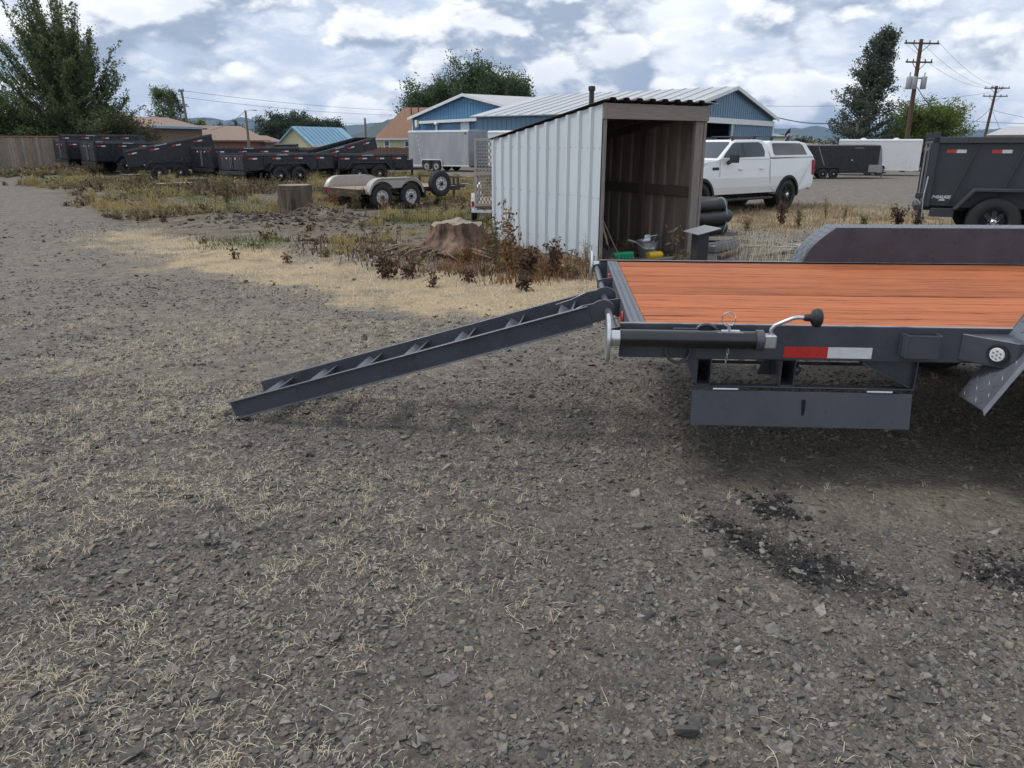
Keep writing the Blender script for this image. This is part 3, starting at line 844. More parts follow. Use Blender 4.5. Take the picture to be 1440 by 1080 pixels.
for q, lo, hi in (('dry_brown', -1, .24), ('weed_olive', .24, .46), ('dry_tan', .46, .62), ('dry_yellow', .62, .82), ('weed_green', .82, 2)):
    s = (kind >= lo) & (kind < hi)
    cx, cy = wx[s], wy[s]
    hgt = np.clip(.19 * np.exp(rng.normal(0, .35, len(cx))), .08, .65) * (.55 + .45 * sm(14, 22, cy))
    nl = {'dry_yellow': 10, 'weed_green': 30}.get(q, 34)
    rx = np.repeat(cx, nl); ry = np.repeat(cy, nl); rh = np.repeat(hgt, nl)
    rad = rh * .55
    px_ = rx + rng.normal(0, 1, len(rx)) * rad * .6; py_ = ry + rng.normal(0, 1, len(rx)) * rad * .6
    pz_ = T(px_, py_) + rh * rng.random(len(rx)) ** 1.2
    lv, lf_ = leaves(np.stack([px_, py_, pz_], -1), .055 + .0016 * np.repeat(cy, nl), .45)
    o = npmesh('weeds', lv, lf_, q); o['kind'] = 'stuff'
    tag(o, {'dry_brown': 'dead brown leafy weeds over the rough ground by the stumps', 'weed_olive': 'olive grey seeding weeds over the rough ground by the stumps',
            'dry_yellow': 'yellow bleached grass tussocks over the rough ground by the stumps', 'dry_tan': 'pale tan dry weeds over the rough ground by the stumps', 'weed_green': 'green weeds growing among the dead ones by the stumps'}[q], 'weeds')
    nb = 60 if q == 'dry_yellow' else 16
    bx_ = np.repeat(cx, nb) + rng.normal(0, .12, len(cx) * nb); by_ = np.repeat(cy, nb) + rng.normal(0, .12, len(cx) * nb)
    hb = np.repeat(hgt, nb) * rng.uniform(.6, 1.7, len(bx_))
    ang = rng.uniform(0, 2 * np.pi, len(bx_)); le = rng.uniform(.05, .6, len(bx_))
    v, f = blades(np.stack([bx_, by_, T(bx_, by_)], -1), hb, .013, np.stack([np.cos(ang) * le, np.sin(ang) * le], -1))
    if q in ('dry_brown', 'dry_yellow'):
        o = npmesh('weed_stalks', v, f, 'dry_tan' if q == 'dry_brown' else 'dry_yellow'); o['kind'] = 'stuff'
        tag(o, 'thin dry stalks standing among the %s weeds' % ('brown' if q == 'dry_brown' else 'yellow'), 'weeds')
# clods and torn roots in the dug earth
x = np.concatenate([rng.normal(STUMP_A.x + .5, 1.3, 1500), rng.normal(-4.2, 1.3, 500)]); y = np.concatenate([rng.normal(STUMP_A.y - 1.5, 1.0, 1500), rng.normal(12.2, .8, 500)])
z_ = zones(x, y); k = (z_[1] > .7) & (z_[0] < .1); x, y = x[k], y[k]
o = stones('earth_clods', x, y, np.clip(.026 * np.exp(rng.normal(0, .55, len(x))), .01, .11), 'clod')
tag(o, 'dark clods of dug up earth around the tall stump', 'earth')
# ------------------------------------------------------------------ hills on the horizon
def hills(name, mat, Y, pts, label=None):
    """ridge line given as (px, py), standing at distance Y, with a real back slope"""
    pts = sorted(pts)
    xs = np.linspace(pts[0][0], pts[-1][0], 260)
    ys = np.interp(xs, [p[0] for p in pts], [p[1] for p in pts])
    ys = ys + (hashn(xs, xs * 0, .11) - .5) * 2.4 + (hashn(xs, xs * 0 + 3, .35) - .5) * 1.2
    rows = []
    for fr, dy in ((0, -.10), (.25, -.06), (.55, -.03), (.85, -.008), (1.0, 0), (.6, .08), (-.05, .2)):
        row = []
        for i, (a, b) in enumerate(zip(xs, ys)):
            p = PD(a, b, Y)
            wob = 1 + .10 * float(hashn(a, fr * 9, .06) - .5) * (0 < fr < 1)
            k = (1 + dy)
            row.append((p.x * k, p.y * k, -12 + (p.z + 12) * fr * wob))
        rows.append(row)
    v = np.array(rows).reshape(-1, 3)
    n = len(xs)
    ix = np.arange(len(rows) * n).reshape(len(rows), n)
    f = np.stack([ix[:-1, :-1], ix[:-1, 1:], ix[1:, 1:], ix[1:, :-1]], -1).reshape(-1, 4)
    o = npmesh(name, v, f, mat, smooth=True); o['kind'] = 'structure'
    return o
pmat('far_forest', (.030, .048, .034), .95, 0, .3, .004, 0, 1, col2=(.055, .07, .04), c2lo=.45, c2hi=.65, c2scale=.003)
pmat('far_field', (.11, .12, .065), .95, 0, .25, .004, 0, 1, col2=(.045, .065, .035), c2lo=.45, c2hi=.6, c2scale=.004)
hills('hills', 'far_forest', 7600, [(-700, 190), (-300, 176), (0, 184), (180, 176), (250, 168), (288, 165), (305, 167), (321, 170), (338, 165), (352, 168), (376, 175), (420, 181), (470, 180), (520, 174),
                                    (560, 168), (700, 176), (860, 182), (1000, 178), (1085, 181), (1130, 180), (1150, 177), (1168, 182), (1240, 186), (1330, 184), (1440, 180), (1700, 172), (2100, 186)])
hills('near_hills', 'far_forest', 3300, [(440, 199), (500, 190), (516, 183), (528, 174), (545, 168), (575, 163), (620, 165), (700, 176), (800, 194), (860, 199)])
hills('field_hills', 'far_field', 4300, [(1000, 192), (1075, 187), (1110, 186), (1130, 192), (1160, 198), (1230, 201), (1330, 198), (1440, 195), (1800, 193)])
# ------------------------------------------------------------------ wheels shared by trailers and truck
WCACHE = {}
def wheel(parent, x, y, z, r, w, rim_r, style, side, cam_=0.0, sub=True, name='wheel'):
    """tyre + rim + hub; side -1: outer face towards -y"""
    key = (round(r, 3), round(w, 3), round(rim_r, 3), style)
    if key not in WCACHE:
        h = w / 2
        prof = [(rim_r, -h * .80), (rim_r + .012, -h * .92), (rim_r + (r - rim_r) * .35, -h), (rim_r + (r - rim_r) * .72, -h * .99), (r - .022, -h * .90), (r - .004, -h * .74)]
        for g in (-.45, -.15, .15, .45):
            prof += [(r, h * (g - .13)), (r, h * (g + .08)), (r - .012, h * (g + .10)), (r - .012, h * (g + .15))]
        prof += [(r - .004, h * .74), (r - .022, h * .90), (rim_r + (r - rim_r) * .72, h * .99), (rim_r + (r - rim_r) * .35, h), (rim_r + .012, h * .92), (rim_r, h * .80)]
        ty = MB().lathe(prof, (0, 0, 0), 'y', 40, cap=False).mesh('tyre', 'rubber', 40)
        rm, matn = MB(), {'white': 'rim_white', 'black': 'rim_black', 'alloy': 'rim_black', 'plain': 'rim_black'}[style]
        f = -h * .80
        rm.lathe([(rim_r, h * .8), (rim_r * .985, f - .004), (rim_r * .93, f - .004), (rim_r * .90, f + .03), (rim_r * .86, f + .055)], (0, 0, 0), 'y', 36, cap=False)
        if style == 'alloy':
            rm.lathe([(rim_r * .86, f + .075), (.02, f + .075)], (0, 0, 0), 'y', 24, cap=False)
            for k in range(6):
                a = k * math.pi / 3
                for da in (-.16, .16):
                    p0 = Vector((math.cos(a + da * .6) * .05, f + .03, math.sin(a + da * .6) * .05)); p1 = Vector((math.cos(a + da) * rim_r * .93, f + .012, math.sin(a + da) * rim_r * .93))
                    rm.beam(p0, p1, .022, .03, (0, 1, 0))
        else:
            n = 8
            # dished disc with round holes left as gaps between spokes
            rm.lathe([(rim_r * .40, f + .028), (rim_r * .28, f + .004), (rim_r * .10, f + .0)], (0, 0, 0), 'y', 24)
            for k in range(n):
                a = 2 * math.pi * k / n
                p0 = Vector((math.cos(a) * rim_r * .30, f + .022, math.sin(a) * rim_r * .30)); p1 = Vector((math.cos(a) * rim_r * .89, f + .045, math.sin(a) * rim_r * .89))
                rm.beam(p0, p1, rim_r * .34, .014, (0, 1, 0))
            rm.lathe([(rim_r * .88, f + .065), (.02, f + .065)], (0, 0, 0), 'y', 20, cap=False)
        rmm = rm.mesh('rim', matn, 40)
        hb = MB().lathe([(rim_r * .24, f + .01), (rim_r * .23, f - .035), (rim_r * .15, f - .05), (.012, f - .05)], (0, 0, 0), 'y', 18)
        for k in range(8):
            a = 2 * math.pi * (k + .5) / 8
            c = Vector((math.cos(a) * rim_r * .36, 0, math.sin(a) * rim_r * .36))
            hb.cyl(c + Vector((0, f + .02, 0)), c + Vector((0, f - .015, 0)), .012, n=6)
        hbm = hb.mesh('hub', 'chrome' if style != 'white' else 'rim_black', 40)
        WCACHE[key] = (ty, rmm, hbm)
    ty, rmm, hbm = WCACHE[key]
    e = empty(name, (x, y, z), math.pi if side > 0 else 0.0, parent)
    place('tyre', ty, e)
    if sub:
        place('rim', rmm, e); place('hub', hbm, e)
    return e

def tread(mb, o, u, v, n, lu, lv, pitch=.032, hgt=.0022):
    """raised lozenges of diamond plate over the rectangle o + u*lu, v*lv"""
    o, u, v, n = Vector(o), Vector(u).normalized(), Vector(v).normalized(), Vector(n).normalized()
    nu, nv = max(1, int(lu / pitch)), max(1, int(lv / pitch))
    for i in range(nu):
        for j in range(nv):
            c = o + u * ((i + .5) * lu / nu) + v * ((j + .5) * lv / nv)
            s = 1 if (i + j) % 2 else -1
            d = (u + v * s).normalized(); e = (u * -s + v).normalized()
            a, b = pitch * .50, pitch * .12
            mb.add([c - d * a, c - e * b, c + d * a, c + e * b, c - d * a * .5 + n * hgt, c - e * b * .3 + n * hgt, c + d * a * .5 + n * hgt, c + e * b * .3 + n * hgt],
                   [(0, 1, 5, 4), (1, 2, 6, 5), (2, 3, 7, 6), (3, 0, 4, 7), (4, 5, 6, 7)])

# ------------------------------------------------------------------ the flatbed equipment trailer
YAW = R(-3.8)
TR = thing('flatbed_trailer', 'slate grey equipment trailer with an orange stained plank deck', 'trailer', (.644, 4.538, 0), YAW)
LEN, ZD = 6.0, .82
for i in range(10):
    w = 2.04 / 10
    y0 = -1.02 + i * w
    dz = random.uniform(-.0025, .0025)
    mb = MB()
    # the plank: bowed a touch along its length, edges left to the bevel
    n = 7
    vs, fs = [], []
    for k in range(n):
        x = .078 + (LEN - .1) * k / (n - 1)
        z = ZD - .006 + dz + .0018 * math.sin(k * 1.7 + i)
        for a, b in ((y0 + .006, z - .038), (y0 + w - .006, z - .038), (y0 + w - .006, z + .0012 * math.sin(i * 2.1)), (y0 + .006, z)):
            vs.append((x, a, b))
    for k in range(n - 1):
        for j in range(4):
            fs.append((k * 4 + j, k * 4 + (j + 1) % 4, (k + 1) * 4 + (j + 1) % 4, (k + 1) * 4 + j))
    fs += [(3, 2, 1, 0), tuple((n - 1) * 4 + j for j in range(4))]
    mb.add(vs, fs)
    o = mb.build('plank', 'stained_wood', TR, bevel=.006)
for s in (-1, 1):
    # channel rail: web outside, flanges turned in
    mb = MB()
    mb.prism([(s * 1.04, .655), (s * 1.04, ZD + .003), (s * 1.022, ZD + .003), (s * 1.032, ZD - .005), (s * 1.032, .663), (s * .99, .663), (s * .99, .655)], 'x', -.05, LEN)
    rl = mb.build('side_rail', 'trailer_paint', TR, bevel=.002)
    MB().box(-.05, LEN, *sorted((s * 1.016, s * 1.0395)), ZD + .0032, ZD + .0062).build('glint_strip', 'rail_glint', rl)  # added strip: sky highlight on the rail top put into its colour
mb = MB().box(.0, .076, -1.02, 1.02, .66, ZD)
hd = mb.build('rear_header', 'treadplate', TR, bevel=.003)
mb = MB(); tread(mb, (.004, -1.01, ZD + .0003), (1, 0, 0), (0, 1, 0), (0, 0, 1), .068, 2.02, .023, .0025)
o = mb.build('tread_pattern', 'treadplate', hd); o['kind'] = 'stuff'
mb = MB().cyl((-.075, -1.03, .765), (-.075, 1.03, .765), .021, n=16)
mb.build('ramp_rod', 'trailer_paint', TR, 40)
for y in (-1.012, -.35, .35, 1.012):
    MB().prism([(-.10, .74), (-.06, .72), (.0, .70), (.0, .81), (-.06, .80), (-.10, .79)], 'y', y - .006, y + .006).build('rod_bracket', 'trailer_paint', TR)
for y in (-.62, .62):
    lt = MB().lathe([(.052, -.004), (.052, -.014), (.04, -.018), (.01, -.018)], (0, y, .74), 'x', 20).build('tail_light', 'tail_red', TR, 40)
# stabiliser jacks, turned up level for travel
def jack(s, foot):
    e = empty('stabiliser_jack', (0, 0, 0), 0, TR)
    y, z = s * 1.108, .768
    MB().cyl((-.055, y, z), (.60, y, z), .043, n=24).build('jack_tube', 'jack_black', e, 40)
    MB().cyl((-.10, y, z), (-.05, y, z), .038, n=20).build('inner_tube', 'zinc', e, 40)
    MB().lathe([(.112, -.009), (.117, -.003), (.117, .003), (.112, .008), (.055, .012), (.04, .018)], (-.112, y, z), 'x', 28).build('foot_plate', 'zinc', e, 35)
    MB().lathe([(.050, .58), (.050, .615), (.042, .62), (.042, .60)], (0, y, z), 'x', 20).build('collar', 'trailer_paint', e, 40)
    MB().box(.615, .675, y - .030, y + .030, z - .035, z + .030).build('gear_housing', 'zinc', e, bevel=.006)
    MB().box(.20, .32, s * 1.04 - .018, s * 1.04 + .03 * s, z - .02, z + .045).build('jack_mount', 'trailer_paint', e, bevel=.004)
    MB().tube([(.648, y, z + .01), (.652, y, z + .055), (.665, y + s * .006, z + .075), (.735, y + s * .02, z + .112), (.755, y + s * .022, z + .118), (.80, y + s * .022, z + .117)] if s < 0 else [(.648, y, z), (.652, y, z - .055), (.735, y + .02, z - .11), (.80, y + .022, z - .117)], .0095, 10).build('crank_arm', 'zinc', e, 60)
    MB().lathe([(.012, 0), (.016, .006), (.017, .03), (.024, .036), (.040, .045), (.045, .060), (.043, .074), (.030, .082), (.006, .084)], (.785, y + s * .022, z - s * .117), 'x', 22).build('crank_knob', 'black_plastic', e, 40)
    if s < 0:
        MB().cyl((.455, y, z + .02), (.455, y, z + .075), .009, n=10).cyl((.42, y - .0, z + .042), (.505, y, z + .042), .007, n=8).box(.40, .52, y - .02, y + .02, z + .033, z + .040).build('lock_pin', 'zinc', e, 40)
        ring = [(.452 + .030 * math.cos(a), y + .012 * math.sin(a * .5), z + .098 + .034 * math.sin(a)) for a in [2 * math.pi * k / 18 for k in range(18)]]
        MB().tube(ring, .0028, 6, closed=True).build('pin_ring', 'chrome', e, 60)
        mb = MB()
        for k in range(5):
            c = Vector((.462 - .002 * k, y + .005, z - .045 - .017 * k))
            lp = [c + Vector((.0055 * math.cos(a) * (k % 2), .0055 * math.cos(a) * ((k + 1) % 2), .0115 * math.sin(a))) for a in [2 * math.pi * q / 10 for q in range(10)]]
            mb.tube(lp, .0017, 5, closed=True)
        mb.build('pin_chain', 'zinc', e, 60)
    return e
jack(-1, True); jack(1, True)
for x, dz in ((.235, .0), (.36, .075)):
    c = Vector((x, -1.048, .695 + dz)); lp = [c + Vector((.058 * math.cos(a), -.006, .058 * math.sin(a))) for a in [2 * math.pi * k / 26 for k in range(26)]]
    MB().tube(lp, .0085, 8, closed=True).build('tie_down_ring', 'trailer_paint', TR, 60)
MB().box(.74, .948, -1.0425, -1.0395, .668, .722).build('reflector_tape', 'reflector_red', TR, label='red half of the reflector tape on the side rail')
MB().box(.948, 1.155, -1.0425, -1.0395, .668, .722).build('reflector_tape', 'reflector_white', TR, label='white half of the reflector tape on the side rail')
def pocket(x, s):
    y = s * 1.04
    mb = MB().box(x, x + .005, *sorted((y, y + s * .062)), .688, .80).box(x + .150, x + .155, *sorted((y, y + s * .062)), .688, .80)
    mb.box(x + .005, x + .150, *sorted((y + s * .056, y + s * .062)), .688, .80).box(x + .005, x + .150, *sorted((y, y + s * .056)), .688, .692)
    mb.build('stake_pocket', 'trailer_paint', TR, bevel=.0015)
for x in (.30, 1.285):
    for s in (-1, 1):
        if not (x < 1 and s < 0): pocket(x, s)
# fenders of tread plate
def fender(s, x0):
    e = empty('fender', (0, 0, 0), 0, TR)
    pr = [(x0 - .045, .50), (x0 + .045, .66), (x0 + .205, .93)]
    for k in range(6):
        a = R(60 - k * 12)
        pr.append((x0 + .205 + .16 * (math.sin(R(60)) - math.sin(a)) * 1.0 + .02 * k / 5, .93 + .15 * (1 - math.cos(R(60 - (60 - k * 12) * 1)) if False else k / 5 * .97)))
    xe = x0 + 2.5
    pr += [(xe - .35, 1.08), (xe - .2, .97), (xe - .05, .66), (xe + .05, .49)]
    mb = MB()
    yi, yo = s * 1.045, s * 1.285
    n = len(pr)
    vs = []
    for x, z in pr:
        vs += [(x, yi, z), (x, yo - s * .02, z), (x, yo, z - .02)]
    fs = []
    for k in range(n - 1):
        for j in range(2):
            fs.append((k * 3 + j, k * 3 + j + 1, k * 3 + 4 + j, k * 3 + 3 + j))
    # under side
    m = len(vs)
    vs += [(x, y, z - .006) for x, y, z in vs]
    fs += [tuple(m + q for q in f[::-1]) for f in fs]
    mb.add(vs, fs)
    mb.build('fender_skin', 'treadplate', e, 25)
    mb = MB()
    for k in range(n - 1):
        (xa, za), (xb, zb) = pr[k], pr[k + 1]
        L_ = math.hypot(xb - xa, zb - za)
        if L_ < .03: continue
        u = Vector((xb - xa, 0, zb - za)) / L_
        nn = Vector((-u.z, 0, u.x))
        tread(mb, (xa, yi if s > 0 else yo + .035, za), u, (0, 1, 0), nn, L_, .205, .042, .003)
    # the folded outer lip
    o = mb.build('tread_pattern', 'treadplate', e); o['kind'] = 'stuff'
    # plain wall between fender and deck
    wall = [(x, z) for x, z in pr if z > .83]
    poly = [(wall[0][0] - .055, .822)] + wall + [(wall[-1][0] + .06, .822)]
    MB().prism(poly, 'y', *sorted((s * 1.024, s * 1.045))).build('fender_wall', 'trailer_paint', e, bevel=.002)
    # rear bracket with its lamp
    q = [(x0 - .08, s * 1.042), (x0 + .08, s * 1.225), (x0 + .16, s * 1.225), (x0 + .16, s * 1.042)]
    b = MB().prism(q, 'z', .672, .80).build('fender_bracket', 'trailer_paint', e, bevel=.003)
    d = Vector((.16, s * .183, 0)).normalized(); nn = Vector((-abs(d.y), s * d.x, 0)).normalized()
    c = Vector((x0 - .08, s * 1.042, .735)) + d * .165
    mb = MB().cyl(c, c + nn * .012, .047, n=24); mb.build('lamp_rim', 'black_plastic', b, 40)
    mb = MB().cyl(c + nn * .008, c + nn * .017, .034, .030, n=24); mb.build('lamp_lens', 'reflector_white', b, 40)
    mb = MB(); du = Vector((0, 0, 1)); dv = nn.cross(du)
    for k in range(7):
        o2 = (du * math.cos(k * math.pi / 3) + dv * math.sin(k * math.pi / 3)) * .018 * (k > 0)
        mb.cyl(c + o2 + nn * .016, c + o2 + nn * .0195, .0065, .004, n=8)
    o = mb.build('lamp_diodes', 'chrome', b, 40); o['kind'] = 'stuff'
    return e
fender(-1, 1.635); fender(1, 1.28)
mb = MB()
for z in [.674 + .0085 * k for k in range(15)]:
    for sx_, sy_ in ((1.588, -1.0405), (1.283, -1.0405)):
        mb.lathe([(.002, -.004), (.0055, 0), (.002, .004)], (sx_ + random.uniform(-.002, .002), sy_, z), 'z', 6)
o = mb.build('weld_beads', 'trailer_paint', TR, 60); o['kind'] = 'stuff'
# frame below the deck
for x in (.45, 1.0, 1.6, 2.2, 2.8, 3.4, 4.0, 4.6, 5.2, 5.8):
    MB().prism([(x, .70), (x + .04, .70), (x + .04, .706), (x + .006, .706), (x + .006, .765), (x + .04, .765), (x + .04, .772), (x, .772)], 'y', -1.0, 1.0).build('cross_member', 'trailer_paint', TR)
for x in (2.55, 3.45):
    for s in (-1, 1):
        wheel(TR, x, s * 1.17, .372, .372, .22, .205, 'black', s)
    MB().cyl((x, -1.1, .372), (x, 1.1, .372), .045, n=12).build('axle', 'steel_post', TR, 40)
for s in (-1, 1):
    MB().beam((5.9, s * .95, .66), (7.2, s * .08, .60), .06, .15).build('tongue', 'trailer_paint', TR)
MB().box(7.15, 7.5, -.05, .05, .58, .68).build('coupler', 'steel_post', TR, bevel=.01)
MB().box(7.0, 7.09, -.045, .045, .0, .95).box(6.92, 7.17, -.12, .12, .0, .02).build('tongue_jack', 'steel_post', TR, bevel=.006)
# carrier hung below the rail: stub channels, ledge, hinged flap, gussets
cr = empty('ramp_carrier', (0, 0, 0), 0, TR)
ny = -1.035
MB().box(.325, 1.385, ny, ny + .045, .508, .515).box(.325, 1.385, ny + .42, ny + .465, .508, .515).build('ledge', 'trailer_paint', cr, bevel=.002)
for x in (.335, .74):
    mb = MB().box(x, x + .005, ny + .004, ny + .46, .516, .655).box(x + .066, x + .071, ny + .004, ny + .46, .516, .655).box(x + .005, x + .066, ny + .004, ny + .46, .516, .521).box(x + .005, x + .066, ny + .004, ny + .46, .648, .653)
    mb.build('stub_channel', 'trailer_paint', cr, bevel=.001)
MB().prism([(.27, .654), (.335, .654), (.335, .517)], 'y', ny + .004, ny + .012).build('gusset', 'trailer_paint', cr)
MB().prism([(.695, .56), (.74, .654), (.74, .517), (.68, .517)], 'y', ny + .20, ny + .21).build('gusset', 'trailer_paint', cr)
MB().prism([(1.10, .654), (1.38, .654), (1.38, .517), (1.35, .517)], 'y', ny + .03, ny + .036).box(1.379, 1.385, ny + .002, ny + .20, .516, .654).beam((1.12, ny + .02, .645), (1.36, ny + .02, .525), .04, .008).build('gusset', 'trailer_paint', cr)
fl = MB().add([(x, ny + y, z) for x in (.318, 1.378) for y, z in ((-.004, .492), (.004, .492), (-.026, .318), (-.034, .318))],
              [(0, 1, 2, 3), (7, 6, 5, 4), (0, 4, 5, 1), (1, 5, 6, 2), (2, 6, 7, 3), (3, 7, 4, 0)]).build('hinged_flap', 'trailer_paint', cr, bevel=.0015)
mb = MB().box(.855, .869, ny - .024, ny - .008, .375, .455)
mb.build('slot', 'black_gap', cr)
for x in (.42, 1.16):
    MB().cyl((x, ny - .003, .500), (x + .12, ny - .003, .500), .007, n=8).build('hinge', 'zinc', cr, 40)
MB().box(.40, .74, ny + .15, ny + .19, .61, .65).build('latch_bar', 'black_plastic', cr)
MB().lathe([(.028, 0), (.03, .012), (.012, .03)], (.835, ny + .10, .575), 'x', 14).build('latch_knob', 'trailer_paint', cr, 40)

# ------------------------------------------------------------------ the loading ramp hooked on the rod
rodm = Matrix.Translation((.644, 4.538, 0)) @ Matrix.Rotation(YAW, 4, 'Z')
A_ = rodm @ Vector((-.075, -.30, .765))
B_ = Vector((-1.705, 4.57, .012))
hv = Vector((A_.x - B_.x, A_.y - B_.y, 0)); hl = hv.length
RP = thing('loading_ramp', 'slate grey steel loading ramp sloping from the gravel to the trailer deck', 'ramp', B_, math.atan2(hv.y, hv.x))
sl = math.atan2(A_.z - B_.z - .055, hl)
RM = Matrix.Rotation(-sl, 4, 'Y')
SL = hl / math.cos(sl)
for s in (-1, 1):
    y = s * .205
    mb = MB(); mb.m = RM
    # web with flanges turned outwards
    mb.prism([(y, .0), (y, .112), (y + s * .030, .112), (y + s * .030, .1065), (y + s * .006, .106), (y + s * .006, .006), (y + s * .056, .0055), (y + s * .056, .0)], 'x', .0, SL - .07)
    mb.build('channel', 'trailer_paint', RP, bevel=.001)
    mb = MB(); mb.m = RM
    pl = [(SL - .30, .018), (SL - .20, .015), (SL - .06, .005)] + [(SL + .072 * math.cos(a), .06 + .062 * math.sin(a)) for a in [R(-60 + 20 * k) for k in range(10)]] + [(SL - .10, .118), (SL - .20, .100), (SL - .30, .095)]
    mb.prism(pl, 'y', *sorted((y - s * .001, y - s * .013)))
    mb.build('hook_plate', 'trailer_paint', RP, bevel=.002)
for k in range(7):
    x = .20 + k * (SL - .42) / 6
    mb = MB(); mb.m = RM
    mb.prism([(x, .030), (x + .048, .080), (x + .043, .085), (x, .040), (x - .043, .085), (x - .048, .080)], 'y', -.2035, .2035)
    mb.build('rung', 'treadplate', RP, bevel=.001)
# ------------------------------------------------------------------ the lean-to shed
FL = Vector((1.22, 10.62)); FD = Vector((.876, .482)).normalized(); SD = Vector((-FD.y, FD.x))
SHW, SHL = 1.86, 3.22
SH = thing('lean_to_shed', 'small lean to shed with white ribbed metal siding and an open front', 'shed', (FL.x, FL.y, float(T0(FL.x, FL.y)) - .02), math.atan2(FD.y, FD.x))
# local: x along the open front, y towards the back, z up; roof falls to the back
HF, HB = 2.20, 1.74
def ztop(y): return HF + (HB - HF) * y / SHL
def ribbed(x_of, n, L, rib=.038, flat=.64):
    """trapezoid rib profile as (distance along, offset)"""
    out = []
    for i in range(n):
        a = L * i / n; p = L / n
        out += [(a, 0), (a + p * flat, 0), (a + p * (flat + .08), rib), (a + p * .92, rib)]
    out.append((L, 0))
    return out
# left wall: separate overlapping sheets
prof = ribbed(None, 11, SHL)
per = [(0, 17), (16, 33), (32, 45)]
for k, (a, b) in enumerate(per):
    q = prof[a:b]
    vs, fs = [], []
    for d, o_ in q:
        for x in (-o_ - .004 * (k % 2), -o_ - .004 * (k % 2) + .003):
            vs += [(x, d, .02 + .01 * random.random()), (x, d, ztop(d) - .012)]
    for i in range(len(q) - 1):
        j = i * 4
        fs += [(j, j + 4, j + 5, j + 1), (j + 2, j + 3, j + 7, j + 6), (j + 1, j + 5, j + 7, j + 3), (j, j + 2, j + 6, j + 4)]
    e = 0
    for j in (0, (len(q) - 1) * 4): fs.append((j, j + 1, j + 3, j + 2))
    MB().add(vs, fs).build('siding_sheet', 'white_steel', SH)
mb = MB()
for z in (.95, 1.62, .28):
    for i in range(11):
        y = SHL * (i + .60) / 11
        if z < ztop(y) - .1:
            for dy in (-.015, -.15):
                mb.cyl((-.004, y + dy, z + .01 * math.sin(i)), (-.012, y + dy, z + .01 * math.sin(i)), .007, n=6)
s_ = mb.build('screw_heads', 'steel_grey', SH); s_['kind'] = 'stuff'
# right wall and back wall: brown inside
for nm, rev in (('right', 0), ('back', 1)):
    L_ = SHL if not rev else SHW
    q = ribbed(None, 11 if not rev else 6, L_)
    sheets = [(0, 21), (20, 45)] if not rev else [(0, 13), (12, 25)]
    for a, b in sheets:
        vs, fs = [], []
        for d, o_ in q[a:b]:
            for t in (0, .003):
                if not rev: vs += [(SHW + o_ + t, d, .02), (SHW + o_ + t, d, ztop(d) - .012)]
                else: vs += [(d, SHL + o_ + t, .02), (d, SHL + o_ + t, HB - .014)]
        for i in range(b - a - 1 if b <= len(q) else len(q) - a - 1):
            j = i * 4
            fs += [(j, j + 4, j + 5, j + 1), (j + 2, j + 3, j + 7, j + 6), (j + 1, j + 5, j + 7, j + 3)]
        MB().add(vs, fs).build('siding_sheet', 'brown_steel', SH, label='dull brown inner face of the ribbed siding')
# roof sheets, ribs running front to back, ends showing at the front
rp = []
nr = 9
x0, x1 = -.05, SHW + .10
for i in range(nr):
    a = x0 + (x1 - x0) * i / nr; p = (x1 - x0) / nr
    rp += [(a, 0), (a + p * .40, 0), (a + p * .54, .032), (a + p * .86, .032)]
rp.append((x1, 0))
for a, b in ((0, 13), (12, 25), (24, 37)):
    vs, fs = [], []
    q = rp[a:b]
    for x, o_ in q:
        for y in (-.09, SHL + .08):
            z = ztop(y) + .025 + o_
            vs += [(x, y, z), (x, y, z + .004)]
    for i in range(len(q) - 1):
        j = i * 4
        fs += [(j, j + 4, j + 6, j + 2), (j + 1, j + 3, j + 7, j + 5), (j, j + 1, j + 5, j + 4), (j + 2, j + 6, j + 7, j + 3)]
    fs += [(0, 2, 3, 1), (len(vs) - 4, len(vs) - 3, len(vs) - 1, len(vs) - 2)]
    MB().add(vs, fs).build('roof_sheet', 'roof_rust', SH)
MB().poly([(SHW - .04, -.10, HF + .048), (SHW + .14, -.10, HF + .034), (SHW + .14, .02, HF + .034), (SHW - .04, .02, HF + .048)], .004).build('bent_flashing', 'zinc', SH)
# timber frame
def wood(nm, a, b, w, h, mat='grey_wood', up=(0, 1, 0), bev=.004):
    return MB().beam(a, b, w, h, up).build(nm, mat, SH, bevel=bev)
wood('header_board', (-.002, -.022, HF - .10), (SHW + .02, -.022, HF - .108), .04, .20, 'grey_wood_x', up=(0, 0, 1))
wood('post', (.045, .02, -.02), (.045, .02, HF - .05), .05, .085)
wood('post', (SHW - .11, .03, -.02), (SHW - .11, .03, HF - .07), .15, .06)
wood('post', (SHW - .005, .015, -.02), (SHW - .005, .015, HF - .07), .05, .045, 'grey_wood')
wood('post', (SHW - .04, SHL * .42, .0), (SHW - .04, SHL * .42, ztop(SHL * .42) - .03), .06, .14, 'dark_wood')
wood('post', (SHW - .04, SHL - .08, 0), (SHW - .04, SHL - .08, HB - .04), .08, .08, 'dark_wood')
wood('post', (.045, SHL - .08, 0), (.045, SHL - .08, HB - .04), .08, .08, 'dark_wood')
wood('rail', (SHW - .03, .1, .98), (SHW - .03, SHL - .1, .98), .05, .15, 'dark_wood', up=(0, 0, 1))
wood('rail', (.04, .1, .98), (.04, SHL - .1, .98), .05, .15, 'dark_wood', up=(0, 0, 1))
wood('rail', (.1, SHL - .05, .98), (SHW - .1, SHL - .05, .98), .05, .15, 'dark_wood', up=(0, 0, 1))
for x in (.06, .62, 1.22, SHW - .05):
    wood('rafter', (x, .0, ztop(0) - .045), (x, SHL, ztop(SHL) - .045), .045, .12, 'dark_wood', up=(0, 0, 1))
